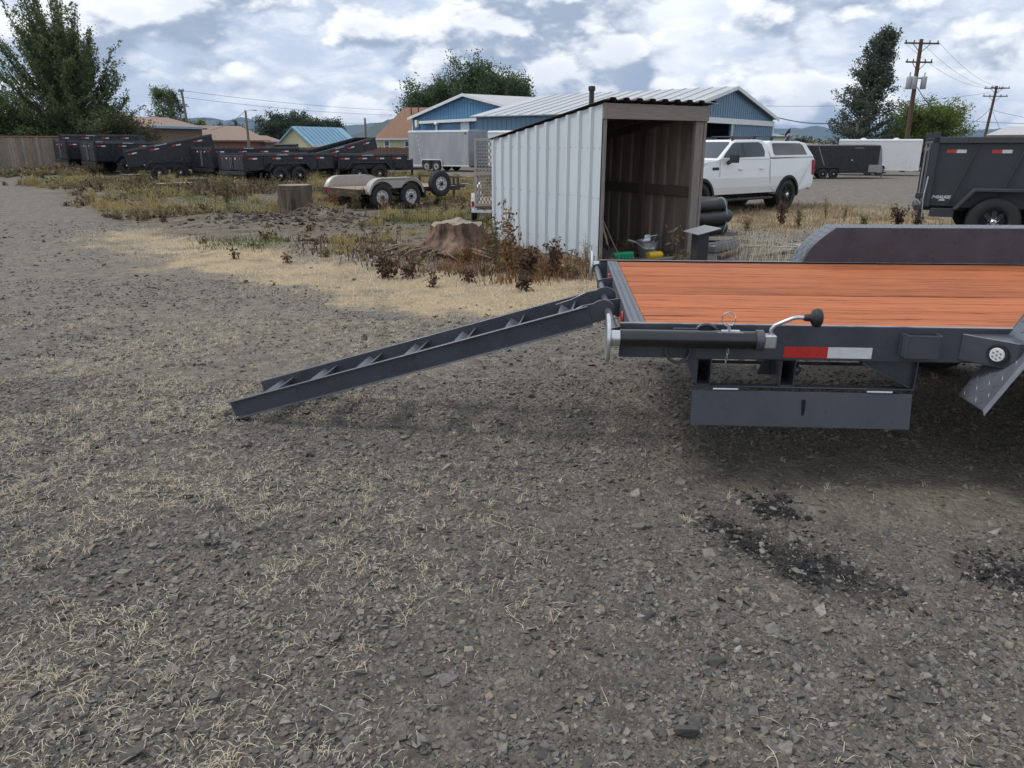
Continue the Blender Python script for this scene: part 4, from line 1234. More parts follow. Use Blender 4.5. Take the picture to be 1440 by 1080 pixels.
wood('sill', (.2, .0, .015), (SHW + .02, .02, .015), .09, .06, 'grey_wood_x', up=(0, 0, 1))

# things kept in and by the shed
SHM = Matrix.Translation(SH.location) @ Matrix.Rotation(SH.rotation_euler.z, 4, 'Z')
def shp(x, y, z): return SHM @ Vector((x, y, z))
def at_shed(nm, label, cat, x, y, z=0.0, rz=0.0):
    p = shp(x, y, 0); return thing(nm, label, cat, (p.x, p.y, float(GZ(p.x, p.y)) + z), SH.rotation_euler.z + rz)
rk = at_shed('push_broom', 'broom with green bristles leaning inside the white shed', 'broom', .60, .30, .0)
MB().tube([(.0, .0, .06), (-.28, .14, .68), (-.50, .26, 1.16)], .0135, 8).build('handle', 'pole_grey', rk, 60)
mb = MB().box(-.12, .26, -.045, .045, .055, .10); mb.build('head', 'green_bristle', rk, bevel=.012)
v_ = []
mb = MB()
for i in range(26):
    for j in range(4):
        x = -.11 + .36 * i / 25; y = -.035 + .07 * j / 3
        mb.beam((x, y, .062), (x + random.uniform(-.03, .03), y * 1.7 + random.uniform(-.02, .02), -.012), .008, .008, (0, 1, 0))
b_ = mb.build('bristles', 'green_bristle', rk); b_['kind'] = 'stuff'
sv = at_shed('shovel', 'shovel with an orange brown wooden handle leaning inside the white shed', 'shovel', .34, .22)
MB().tube([(.0, .0, .22), (-.10, .06, .60), (-.21, .12, 1.02)], .016, 8).build('handle', 'ash_handle', sv, 60)
MB().tube([(.012, -.006, .17), (-.004, .0, .25)], [.022, .018], 8).build('socket', 'steel_post', sv, 60)
MB().add([(x, y, z) for x, y, z in ((-.09, -.01, .20), (.10, -.01, .20), (.11, -.03, .06), (.015, -.05, -.02), (-.08, -.03, .06), (.01, .022, .17), (.01, .004, .06))],
         [(0, 5, 6, 4), (5, 1, 2, 6), (4, 6, 3), (6, 2, 3)]).build('blade', 'steel_post', sv)
bk = at_shed('metal_pail', 'galvanised pail with folded handles sitting in the white shed', 'pail', 1.17, .34)
MB().lathe([(.11, .0), (.125, .004), (.150, .13), (.152, .137), (.150, .144), (.165, .235), (.172, .243), (.165, .248), (.158, .236), (.115, .012), (.01, .012)], (0, 0, 0), 'z', 28, cap=False).build('pail_body', 'galvanised', bk, 30)
MB().tube([(-.165, 0, .23), (-.14, -.12, .31), (.0, -.17, .345), (.14, -.12, .33), (.165, 0, .23)], .006, 6).build('bail', 'galvanised', bk, 60)
MB().poly([(.02, -.10, .23), (.15, -.04, .35), (.20, .03, .36), (.10, .08, .25)], .004).poly([(-.08, .0, .24), (-.02, .04, .33), (.06, .02, .33), (.02, -.05, .25)], .004).build('folded_lid', 'galvanised', bk)
MB().tube([(-.14, -.08, .14), (-.32, -.13, .25), (-.50, -.16, .30)], .016, 8).build('spout', 'galvanised', bk, 60)
yw = at_shed('yellow_cap', 'small ribbed yellow plastic piece lying in front of the pail', 'plastic piece', 1.08, .05)
MB().lathe([(.04, -.12), (.055, -.115), (.052, -.08), (.058, -.06), (.052, -.04), (.058, -.02), (.052, .0), (.058, .02), (.052, .04), (.058, .06), (.052, .08), (.055, .115), (.035, .12)], (0, 0, .058), 'x', 18).build('ribbed_body', 'yellow_plastic', yw, 30)
MB().lathe([(.03, .118), (.034, .13), (.028, .15), (.01, .152)], (0, 0, .058), 'x', 14).build('end_stub', 'yellow_plastic', yw, 40)
# dead stalk in the doorway
def stalk(nm, label, loc, H, n, mat, leaf=.07, spread=.5, stems=1, r=None, wide=.55, group=None, stem='weed_stem', drop=.3):
    p = Vector(loc)
    t = thing(nm, label, 'plant', p, random.uniform(0, 6), group)
    V, F, o = [], [], 0
    sm_ = MB()
    for k in range(stems):
        a = random.uniform(0, 6.28); le = random.uniform(.05, spread)
        h = H * random.uniform(.65, 1.05)
        pts = [Vector((math.cos(a) * le * h * (q ** 1.6), math.sin(a) * le * h * (q ** 1.6), h * q - .02)) for q in (0, .3, .6, .85, 1)]
        sm_.tube(pts, [.007, .006, .005, .003, .002], 5)
        m = n // stems
        tt = rng.uniform(.15, 1.0, m)
        c = np.stack([np.interp(tt, (0, .3, .6, .85, 1), [q[i] for q in pts]) for i in range(3)], -1)
        rad = leaf * .8
        c = c + rng.normal(0, rad, c.shape) * np.array([1, 1, .6]); c[:, 2] = np.maximum(c[:, 2] - drop * leaf, .01)
        v, f = leaves(c, leaf, wide)
        V.append(v); F.append(f + o); o += len(v)
    sm_.build('stem', stem, t)
    npmesh('foliage', np.concatenate(V), np.concatenate(F), mat, t)
    return t
p = shp(1.50, .06, 0); stalk('dead_stalk', 'dry yellow stalk with withered leaves by the shed post', (p.x, p.y, float(GZ(p.x, p.y))), .78, 26, 'dry_tan', .10, .12, 2, wide=.35)
# black drain pipe in a strapped coil
c = P(1000, 330); cx, cy = c.x - .35, c.y + .45
cz = float(T0(cx, cy))
dp = thing('drain_pipe_coil', 'coil of thick black corrugated drain pipe tied with a green strap', 'pipe coil', (cx, cy, cz), 0)
Rr, rr = .66, .118
for k in range(3):
    pts, rs = [], []
    zc = rr + .012 + k * rr * 1.86
    ox, oy = (0, .05, -.05)[k], (0, -.04, .06)[k]
    n = 300
    for i in range(n):
        a = 2 * math.pi * i / n
        pts.append((ox + Rr * math.cos(a) * (1 + .02 * math.sin(3 * a + k)), oy + Rr * math.sin(a), zc + .014 * math.sin(2 * a + k)))
        rs.append(rr * (1.0 if i % 3 else .93))
    MB().tube(pts, rs, 14, closed=True).build('pipe_turn', 'drain_pipe', dp, 60)
a0 = R(-42)
mb = MB(); ring = []
for i in range(24):
    a = 2 * math.pi * i / 24
    ring.append((math.cos(a0) * (Rr + .148 * math.cos(a)), math.sin(a0) * (Rr + .148 * math.cos(a)), .355 + .372 * math.sin(a)))
mb.tube(ring, .008, 6, closed=True); mb.build('strap', 'strap_green', dp, 60)
# steel stand with a flat plate
q = PD(984, 345, 10.15)
st = thing('steel_stand', 'black square post with a flat steel plate on top beside the shed post', 'stand', (q.x, q.y, float(GZ(q.x, q.y))), R(20))
MB().box(-.085, .085, -.085, .085, -.02, .52).build('post', 'steel_post', st, bevel=.006)
MB().add([(-.17, -.20, .50), (.26, -.10, .56), (.20, .22, .575), (-.20, .12, .52), (-.17, -.20, .508), (.26, -.10, .568), (.20, .22, .583), (-.20, .12, .528)],
         [(3, 2, 1, 0), (4, 5, 6, 7), (0, 1, 5, 4), (1, 2, 6, 5), (2, 3, 7, 6), (3, 0, 4, 7)]).build('top_plate', 'steel_grey', st)
# hoses, conduit and timbers on the ground between shed and trailer
def ground_curve(pts, lift): return [(x, y, float(GZ(x, y)) + lift) for x, y in pts]
hc = P(1045, 345)
for k, (dx, dy, ra, rb, tl, nm, lab, mt, rd) in enumerate(((-.25, .1, .62, .30, .1, 'black_hose', 'thin black hose looped on the gravel beside the coiled drain pipe', 'hose_black', .013),
                                                       (-.05, -.18, .80, .36, .3, 'black_hose', 'black hose lying in a wide flat loop in front of the drain pipe coil', 'hose_black', .015),
                                                       (.42, -.10, .66, .26, -.2, 'grey_conduit', 'pale grey conduit bent into a long loop on the gravel', 'conduit', .014))):
    n = 60; pts = []
    for i in range(n + (24 if k < 2 else -9)):
        a = 2 * math.pi * i / n + k
        f_ = 1 - .0022 * i
        x = hc.x + dx + ra * f_ * math.cos(a) * math.cos(tl) - rb * f_ * math.sin(a) * math.sin(tl)
        y = hc.y + dy + ra * f_ * math.cos(a) * math.sin(tl) + rb * f_ * math.sin(a) * math.cos(tl)
        pts.append((x, y, float(GZ(x, y)) + rd + (.02 if i > n else 0) + .012 * abs(math.sin(a * 2 + k))))
    o = MB().tube(pts, rd, 8).build(nm, mt, None, 60); tag(o, lab, 'hose' if k < 2 else 'conduit')
for (pa, pb, w, h, mat, nm, lab, cat) in (((1000, 357), (1035, 350), .14, .10, 'steel_grey', 'steel_channel', 'short steel channel lying between the stand and the trailer deck', 'steel beam'),
                                     ((1012, 366), (1040, 356), .10, .05, 'stump_root', 'timber_offcut', 'reddish rough timber offcut lying behind the deck edge', 'timber'),
                                     ((1055, 363), (1112, 356), .16, .03, 'grey_wood', 'weathered_board', 'weathered grey board lying among dry stalks behind the deck', 'board')):
    a, b = P(*pa), P(*pb)
    z = h / 2 + .01
    mb = MB().beam((a.x, a.y, float(GZ(a.x, a.y)) + z), (b.x, b.y, float(GZ(b.x, b.y)) + z + .02), w, h)
    if nm == 'steel_channel':
        d = (b - a).normalized(); s = Vector((-d.y, d.x, 0)) * (w / 2 - .008)
        for sg in (-1, 1): mb.beam(a + s * sg + Vector((0, 0, z + .07)), b + s * sg + Vector((0, 0, z + .09)), .012, .05)
    o = mb.build(nm, mat, None, bevel=.006); tag(o, lab, cat)
# ------------------------------------------------------------------ dump trailers
def dump(label, px, Y, yaw, L=4.3, ztop=1.29, tilt=0.0, hero=False, tarp=False, marks=True, gate=True, group='dump trailers parked in the row', z0=None):
    Wd = 1.04
    c = PD(px, 230, Y)
    rx, ry = c.x - Wd * math.sin(R(yaw)), Y + Wd * math.cos(R(yaw))
    gz = float(T(rx + math.cos(R(yaw)) * 1.6, ry + math.sin(R(yaw)) * 1.6)) if z0 is None else z0
    pm = 'dump_paint_grey' if hero else 'dump_paint'
    t = thing('dump_trailer', label, 'trailer', (rx, ry, gz), R(yaw), None if hero else group)
    zb = .66
    hs = ztop - zb
    # chassis
    for s in (-1, 1):
        MB().box(.02, L, s * .45 - .03, s * .45 + .03, .52, .645).build('chassis_beam', pm, t)
        MB().beam((L - .4, s * .45, .56), (L + 1.15, s * .04, .56), .07, .12).build('tongue_beam', pm, t)
        w1, w2 = (1.04, 1.97) if hero else (L * .5 - .72, L * .5 + .20)
        r = .405 if hero else .385
        for x in (w1, w2):
            wheel(t, x, s * (Wd + .13), r, r, .235, .215, 'black', s)
        f0, f1, zt = w1 - r - .12, w2 + r + .12, 2 * r + .14
        pl = [(f0 - .10, .60), (f0 + .16, zt), (f1 - .16, zt), (f1 + .10, .60), (f1 + .04, .60), (f1 - .19, zt - .05), (f0 + .19, zt - .05), (f0 - .04, .60)]
        a, b = sorted((s * (Wd + .012), s * (Wd + .285)))
        MB().prism(pl, 'y', a, b).build('fender', pm, t, bevel=.008)
        # plate between wheels and box side
        MB().box(f0, f1, *sorted((s * (Wd + .004), s * (Wd + .010))), .62, zt - .06).build('fender_back', pm, t)
        if hero:
            MB().box(f0 - .42, f0 - .06, *sorted((s * (Wd - .1), s * (Wd + .10))), .46, .60).build('light_bracket', pm, t, bevel=.006)
    MB().cyl((L + .55, 0, .12), (L + .55, 0, 1.02), .055, n=10).box(L + .43, L + .67, -.12, .12, .0, .03).cyl((L + .55, 0, .02), (L + .55, 0, .2), .04, n=8).build('tongue_jack', 'steel_post', t, 40)
    MB().box(L + .12, L + .50, -.35, .35, .60, .98).build('tool_box', pm, t, bevel=.01)
    MB().box(L + 1.1, L + 1.38, -.06, .06, .52, .62).build('coupler', 'steel_grey', t, bevel=.01)
    # the box, hinged at its rear lower edge
    bxo = empty('dump_box', (0, 0, zb), 0, t)
    bxo.rotation_euler = (0, -R(tilt), 0)
    H = hs
    MB().box(0, L, -Wd, Wd, -.02, .02).build('floor', pm, bxo)
    MB().box(L - .03, L, -Wd, Wd, .02, H).build('front_wall', pm, bxo)
    for s in (-1, 1):
        a, b = sorted((s * Wd, s * (Wd - .02)))
        MB().box(.0, L - .001, a, b, .021, H - .05).build('side_wall', pm, bxo, bevel=.003)
        a, b = sorted((s * (Wd + .05), s * (Wd - .03)))
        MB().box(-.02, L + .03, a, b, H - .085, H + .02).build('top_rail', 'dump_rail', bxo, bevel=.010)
        a, b = sorted((s * (Wd + .004), s * (Wd + .05)))
        MB().box(-.04, .07, a, b, -.04, H + .10).build('corner_post', pm, bxo, bevel=.008)
        if hero:
            for x, dx in ((.66, .30), (1.35, .30), (2.04, .30), (2.73, .30), (3.42, .30), (4.11, .30)):
                mb = MB(); y = s * (Wd + .014)
                mb.beam((x - dx, y, .02), (x, y, H - .086), .028, .028, (0, 1, 0)); mb.build('diagonal_rib', pm, bxo, bevel=.004)
        else:
            n = 5
            for k in range(1, n):
                x = L * k / n
                MB().box(x - .03, x + .03, *sorted((s * (Wd + .002), s * (Wd + .026))), .30 if abs(x - L / 2) < .9 else .02, H - .086).build('stake_post', pm, bxo, bevel=.004)
        rf = ((.20, 1), (.86, 1), (1.55, 1), (2.24, 1), (2.93, 1), (3.62, 1)) if hero else [(L * (k + .12) / 4, 1) for k in range(4)]
        hr = H - (.24 if hero else .21)
        lr = .145 if hero else .20
        dy = .003 if hero else .028
        for x, _ in rf:
            MB().box(x, x + lr, *sorted((s * (Wd + .001), s * (Wd + dy))), hr, hr + .055).build('reflector', 'reflector_red', bxo)
            MB().box(x + lr + .002, x + 2 * lr, *sorted((s * (Wd + .001), s * (Wd + dy))), hr, hr + .055).build('reflector', 'reflector_white', bxo)
        if marks and not hero:
            # the maker's small white lettering, a row of strokes too small to read
            mb = MB(); x = L * .34
            for k in range(9):
                w = random.uniform(.035, .06)
                mb.box(x, x + w * .8, *sorted((s * (Wd + .0505), s * (Wd + .053))), H - .052 - random.uniform(0, .008), H - .008 + random.uniform(-.02, .0)); x += w + .012
            b_ = mb.build('lettering', 'decal_white', bxo); b_['kind'] = 'stuff'
    for k in range(2):
        y0, y1 = (-Wd + .02, -.01) if k == 0 else (.01, Wd - .02)
        if not gate: break
        d = MB().box(-.035, -.001, y0, y1, -.02, H - .05).box(-.05, -.036, y0 + .03, y0 + .09, .0, H - .08).box(-.05, -.036, y1 - .09, y1 - .03, .0, H - .08).build('tailgate_door', pm, bxo, bevel=.005)
        MB().cyl((-.06, (y1 - .05) if k == 0 else (y0 + .05), .05), (-.06, (y1 - .05) if k == 0 else (y0 + .05), H - .12), .012, n=6).build('latch_rod', 'steel_grey', d)
    MB().box(-.09, -.02, -Wd - .02, Wd + .02, -.20, -.06).build('rear_bumper', pm, bxo, bevel=.008)
    for k in range(5):
        y = -.72 + .36 * k
        MB().box(-.055, -.0505, y - .05, y + .05, H - .21, H - .15).build('rear_reflector', 'reflector_white' if k % 2 else 'reflector_red', bxo)
    if tarp:
        MB().cyl((L - .06, -Wd - .02, H + .10), (L - .06, Wd + .02, H + .10), .075, n=14).build('tarp_roll', 'trim_black', bxo, 40)
    if hero:
        MB().tube([(-.02, -Wd - .05, .25 + H * .2), (-.045, -Wd - .058, .10), (-.03, -Wd - .056, -.08), (-.02, -Wd - .052, -.22)], .012, 6).build('chain', 'zinc', bxo)
        for z in (.10, -.10):
            MB().box(-.17, -.03, -Wd - .045, -Wd + .05, z, z + .09).build('hinge_lug', pm, bxo, bevel=.01)
        for txt, sz, x, z in (('7\u2022GAUGE', .068, .082, .105), ('STEEL', .036, .20, .066)):
            cu = bpy.data.curves.new('decal', 'FONT'); cu.body = txt; cu.size = sz; cu.extrude = .001; cu.shear = .25; cu.offset = .003
            ob = bpy.data.objects.new('decal_tmp', cu); COL.objects.link(ob)
            me = bpy.data.meshes.new_from_object(ob.evaluated_get(bpy.context.evaluated_depsgraph_get()))
            bpy.data.objects.remove(ob)
            me.materials.clear(); me.materials.append(MATS['decal_white'])
            o = place('decal', me, bxo)
            o.rotation_euler = (math.pi / 2, 0, 0); o.location = (x, -Wd - .004, z)
    return t
ROW = 'dump trailers parked in the row'
dump('black high sided dump trailer at the back of the row beneath the big tree', 90, 49, 15, 4.6, 2.0)
dump('black dump trailer standing nearest the wooden fence with its tailgate turned out', 98, 44, 47, 4.2, 1.62)
dump('black dump trailer between the fence end one and the raised box one', 137, 40.5, 47, 4.2, 1.58)
dump('black dump trailer with its long box raised in front of the brown roofed house', 181, 36, 25, 3.95, 1.40, 11)
dump('black low dump trailer showing only its tailgate behind the taller one', 272, 39, 47, 4.0, 1.30)
dump('tall sided black dump trailer in the row in front of the red brick house', 301, 35, 47, 4.4, 1.52, tarp=True)
dump('black dump trailer with both wheels showing behind the tall stump', 345, 31.3, 48, 4.3, 1.28)
dump('black dump trailer with only its front end showing before the blue roofed cottage', 362, 39, 45, 3.8, 1.42)
dump('black dump trailer with its raised open box before the blue roofed cottage', 444, 39, 40, 3.7, 1.22, 13)
dump('short black dump trailer beside the grey cargo trailer', 476, 34.5, 25, 3.2, 1.24)
dump('dark grey high sided dump trailer with white 7 GAUGE lettering on its side', 1310, 13.3, -25, 4.3, 1.755, hero=True, tarp=False)

# ------------------------------------------------------------------ cargo trailers (boxes on two axles)
def cargo(label, px, Y, yaw, L, Wd, zb, zt, mat, fmat, wheels, front='flat', z0=None, rim='plain', seam=True, extra=None, vents=0):
    c = PD(px, 220, Y)
    h = Wd / 2
    rx, ry = c.x - h * math.sin(R(yaw)), Y + h * math.cos(R(yaw))
    gz = float(T(rx, ry)) if z0 is None else z0
    t = thing('cargo_trailer', label, 'trailer', (rx, ry, gz), R(yaw))
    # body with a softly crowned roof; wheel cut outs along the bottom edge
    sec = [(-h, zb), (-h, zt - .10), (-h + .03, zt - .035), (-h + .12, zt - .01), (0, zt + .02), (h - .12, zt - .01), (h - .03, zt - .035), (h, zt - .10), (h, zb)]
    MB().prism(sec, 'x', 0, L).build('body', mat, t, bevel=.01)
    if front == 'vee':
        v = [(L - .002, y, z) for y, z in sec]
        tip = [(L + .95 - .25 * (z > zt - .3), y * .12, min(z, zt - .28)) for y, z in sec]
        n = len(sec)
        MB().add(v + tip, [tuple(range(n)), tuple(range(2 * n - 1, n - 1, -1))] + [(i, (i + 1) % n, n + (i + 1) % n, n + i) for i in range(n)]).build('nose', fmat, t, 30)
    else:
        MB().box(L + .001, L + .012, -h + .015, h - .015, zb + .02, zt - .06).build('front_panel', fmat, t)
    for s in (-1, 1):
        MB().box(-.01, L + .01, *sorted((s * (h + .001), s * (h + .015))), zb - .005, zb + .07).build('bottom_trim', 'white_trim' if 'grey' in mat or 'white' in mat else 'trim_black', t)
        MB().box(-.01, L + .01, *sorted((s * (h + .001), s * (h + .014))), zt - .13, zt - .085).build('top_trim', 'white_trim' if mat != 'trailer_black' else 'trim_black', t)
        r = .335
        for x in wheels:
            wheel(t, x, s * (h + .02), r, r, .2, .19, 'white' if rim == 'white' else 'black', s)
        x0, x1 = wheels[0] - r - .08, wheels[-1] + r + .08
        arch = [(x0 - .02, zb - .02)] + [(x0 + .10 * (1 - math.cos(a)) , zb + .30 * math.sin(a) + .08) for a in (0, .5, 1.0, 1.57)] + [(x1 - .10 * (1 - math.cos(a)), zb + .30 * math.sin(a) + .08) for a in (1.57, 1.0, .5, 0)] + [(x1 + .02, zb - .02)]
        MB().prism(arch, 'y', *sorted((s * (h + .002), s * (h + .010)))).build('wheel_well', 'black_gap', t)
        for k in range(len(arch) - 1):
            pass
        MB().tube([(x, s * (h + .06), z) for x, z in arch], .028, 6).build('fender_trim', 'white_trim' if mat != 'trailer_black' else 'trim_black', t, 40)
    if seam:
        for k in range(1, int(L / 1.22) + 1):
            x = k * 1.22
            if x < L - .1: MB().box(x - .006, x + .006, -h - .004, -h - .0005, zb + .075, zt - .135).build('panel_seam', mat, t)
    for k in range(vents):
        x = L * (.3 + .4 * k)
        MB().lathe([(.22, 0), (.20, .08), (.05, .12)], (x, 0, zt), 'z', 14).build('roof_vent', 'white_trim', t, 40)
    for s in (-1, 1):
        MB().beam((L - .2, s * .6, zb - .02), (L + 1.3, s * .03, zb - .02), .06, .10).build('tongue_beam', 'steel_post', t)
    MB().cyl((L + 1.0, 0, 0), (L + 1.0, 0, .75), .045, n=8).build('tongue_jack', 'steel_grey', t, 40)
    return t
cg = cargo('silver grey cargo trailer with a streaked side in front of the blue building', 575, 50, -27, 4.45, 2.35, .34, 2.50, 'alu_grey', 'alu_grey_front', (1.40, 2.12), rim='white')
mb = MB()
for k in range(7):
    x, z = .62 + .055 * k * 1.1, 2.22 - .27 * k
    mb.box(x, x + .045, -1.183, -1.180, z - .13 - .05 * (k % 2), z)
o = mb.build('peeled_strip', 'white_trim', cg, label='broken white strip of peeled lettering down the side'); o['kind'] = 'stuff'
MB().box(4.20, 4.30, -1.183, -1.179, 2.24, 2.36).build('side_vent', 'trim_black', cg)
cargo('white cargo trailer behind the mesh gate with its lower side hidden', 686, 47, -20, 4.6, 2.3, .36, 2.42, 'trailer_white', 'trailer_white', (2.2, 2.9), rim='white')
bk_ = cargo('long black cargo trailer with a pointed nose across the gravel yard', 1128, 56, 3, 5.75, 2.4, .40, 2.36, 'trailer_black', 'trailer_black', (1.65, 2.45), front='vee')
MB().box(3.85, 4.5, -1.207, -1.2005, .55, 2.12).build('side_door', 'trailer_black', bk_, bevel=.01)
MB().box(3.83, 4.52, -1.206, -1.2002, 2.13, 2.17).build('door_trim', 'steel_grey', bk_)
MB().lathe([(.05, 0), (.04, -.01)], (3.75, -1.202, 1.30), 'y', 12).build('door_latch', 'chrome', bk_)
MB().beam((1.15, -1.204, 2.25), (1.72, -1.204, .95), .05, .006, (0, 1, 0)).build('side_stripe', 'steel_grey', bk_)
MB().box(5.05, 6.05, -1.215, -1.201, .42, .98).build('stone_guard', 'steel_grey', bk_)
bw = cargo('white cargo trailer with roof vents parked behind the black one', 1178, 63, -22, 6.0, 2.4, .42, 2.78, 'trailer_white', 'trailer_white', (2.4, 3.2), vents=2)

# ------------------------------------------------------------------ flatbed with a spare wheel
c = PD(505, 270, 21.35)
yw_ = R(42)
hw = 1.05
rx, ry = c.x - hw * math.sin(yw_), 21.35 + hw * math.cos(yw_)
ut = thing('utility_trailer', 'old wood decked flatbed trailer with pale fenders and a spare wheel', 'trailer', (rx, ry, -.13), yw_)
for k in range(10):
    y = -hw + .03 + k * (2 * hw - .06) / 10
    MB().box(.06, 3.55, y + .004, y + (2 * hw - .06) / 10 - .004, .52, .565 + random.uniform(-.003, .003)).build('plank', 'old_deck', ut)
for s in (-1, 1):
    MB().box(.0, 3.6, *sorted((s * hw, s * (hw - .028))), .44, .57).build('side_rail', 'frame_dark', ut, bevel=.004)
    MB().beam((3.5, s * .8, .50), (4.55, s * .04, .50), .06, .10).build('tongue_beam', 'frame_dark', ut)
    for x in (.62, 1.60):
        wheel(ut, x, s * (hw + .13), .35, .35, .205, .195, 'white', s)
    pr = []
    for cx_, lo, hi in ((.62, 180, 90), (1.60, 90, 0)):
        for k in range(9):
            a = R(lo + (hi - lo) * k / 8)
            pr.append((cx_ + .45 * math.cos(a), .44 + .44 * math.sin(a)))
    vs = []
    for x, z in pr:
        vs += [(x, s * (hw + .005), z), (x, s * (hw + .25), z), (x, s * (hw + .265), z - .05)]
    fs = [(k * 3 + j, k * 3 + j + 1, k * 3 + 4 + j, k * 3 + 3 + j) for k in range(len(pr) - 1) for j in range(2)]
    # outer apron with two round arches
    fe = MB().add(vs, fs).build('fender', 'galv_fender', ut, 40)
    m_ = fe.modifiers.new('thick', 'SOLIDIFY'); m_.thickness = .006
    # side apron with a dip between the wheels
    ap = [(pr[0][0], .44)] + pr + [(pr[-1][0], .44)] + [(1.60 + .40 * math.cos(R(a)), .40 + .385 * math.sin(R(a))) for a in range(5, 151, 12)] + [(.62 + .40 * math.cos(R(a)), .40 + .385 * math.sin(R(a))) for a in range(30, 176, 12)]
    MB().prism(ap, 'y', *sorted((s * (hw + .245), s * (hw + .252)))).build('fender_apron', 'galv_fender', ut)
    MB().prism([(pr[0][0] + .01, .566)] + [q for q in pr if q[1] > .57] + [(pr[-1][0] - .01, .566)], 'y', *sorted((s * (hw - .004), s * (hw + .004)))).build('fender_wall', 'galv_fender', ut)
    MB().box(2.06, 2.10, *sorted((s * (hw + .03), s * (hw + .25))), .28, .50).build('mud_flap', 'rubber', ut)
MB().box(-.03, .06, -hw, hw, .36, .57).build('rear_header', 'frame_dark', ut, bevel=.005)
for y in (-.85, -.6, .6, .85):
    MB().box(-.04, -.031, y - .07, y + .07, .45, .52).build('tail_light', 'tail_red', ut)
MB().box(3.50, 3.56, -hw, hw, .78, .84).box(3.50, 3.56, -hw, -hw + .06, .57, .779).box(3.50, 3.56, hw - .06, hw, .57, .779).box(3.50, 3.56, -.03, .03, .57, .779).build('front_rack', 'frame_dark', ut, bevel=.005)
for x in (.3, 1.1, 1.9, 2.7, 3.4): MB().box(x, x + .06, -1.0, 1.0, .44, .519).build('cross_member', 'frame_dark', ut)
MB().cyl((.62, -1.1, .35), (.62, 1.1, .35), .04, n=8).cyl((1.6, -1.1, .35), (1.6, 1.1, .35), .04, n=8).build('axles', 'frame_dark', ut)
MB().cyl((4.15, .0, .0), (4.15, .0, .78), .04, n=10).box(4.05, 4.25, -.1, .1, 0, .02).build('tongue_jack', 'frame_dark', ut, 40)
MB().box(4.5, 4.78, -.05, .05, .47, .56).cyl((4.7, 0, .5), (4.88, 0, .5), .03, n=8).build('coupler', 'steel_grey', ut, bevel=.01)
sp = wheel(ut, 2.72, -hw - .12, .66, .375, .205, .20, 'white', -1, name='spare_wheel')
MB().box(2.66, 2.78, -hw - .10, -hw, .52, .72).build('spare_mount', 'frame_dark', ut)

# ------------------------------------------------------------------ trailer with a tall mesh gate
gx_ = PD(668, 240, 16.9).x
gt = thing('mesh_gate_trailer', 'small trailer with a tall steel mesh ramp gate behind the white shed', 'trailer', (gx_ + .80, 16.9, float(T(gx_ + .8, 17.5))), R(90))
gw = .80
for y in (-gw, -gw * .36, gw * .36 - .0, gw - .04):
    MB().box(-.055, -.005, y, y + .055, .50, 1.86).build('gate_bar', 'gate_steel', gt)
for z in (.48, 1.15, 1.86):
    MB().box(-.056, -.004, -gw, gw, z, z + .055).build('gate_rail', 'gate_steel', gt)
mb = MB()
for k in range(46):
    for sgn in (1, -1):
        # diagonal wires clipped to the gate
        c0 = -gw - 1.4 + k * .075
        pa, pb = (c0, .52), (c0 + 1.36 * .55, 1.88)
        y0, y1 = pa[0], pb[0]
        ta = max(0, (-gw - y0) / (y1 - y0)); tb = min(1, (gw - y0) / (y1 - y0))
        if tb - ta < .03: continue
        q0 = (y0 + (y1 - y0) * ta, .52 + 1.36 * ta); q1 = (y0 + (y1 - y0) * tb, .52 + 1.36 * tb)
        mb.beam((-.025, sgn * q0[0], q0[1]), (-.025, sgn * q1[0], q1[1]), .021, .006, (1, 0, 0))
o = mb.build('gate_mesh', 'gate_steel', gt); o['kind'] = 'stuff'
MB().box(0, 2.9, -gw, gw, .44, .50).build('deck', 'old_deck', gt)
for s in (-1, 1):
    MB().box(0, 2.9, s * gw - .03, s * gw + .03, .38, .46).box(0, 2.9, s * gw - .02, s * gw + .02, .82, .87).build('side_rail', 'white_trim', gt)
    for x in (.03, 1.4, 2.87): MB().box(x - .02, x + .02, s * gw - .018, s * gw + .018, .46, .83).build('rail_post', 'white_trim', gt)
    MB().box(-.02, .06, *sorted((s * (gw + .03), s * (gw + .085))), .40, .60).build('light_bracket', 'white_trim', gt)
    MB().box(-.045, -.021, *sorted((s * (gw + .033), s * (gw + .082))), .47, .58).build('tail_light', 'tail_red', gt)
    wheel(gt, 1.4, s * (gw + .10), .30, .30, .12, .17, 'white', s)
    MB().prism([(1.4 + .36 * math.cos(R(a)), .32 + .36 * math.sin(R(a))) for a in range(0, 181, 15)] + [(1.4 + .345 * math.cos(R(a)), .32 + .345 * math.sin(R(a))) for a in range(180, -1, -15)], 'y', *sorted((s * (gw + .04), s * (gw + .16)))).build('fender', 'gate_steel', gt)
MB().box(-.05, .02, -gw - .09, gw + .09, .34, .40).build('rear_bumper', 'white_trim', gt)
MB().beam((2.9, .4, .42), (3.9, .03, .42), .05, .08).beam((2.9, -.4, .42), (3.9, -.03, .42), .05, .08).build('tongue', 'steel_grey', gt)

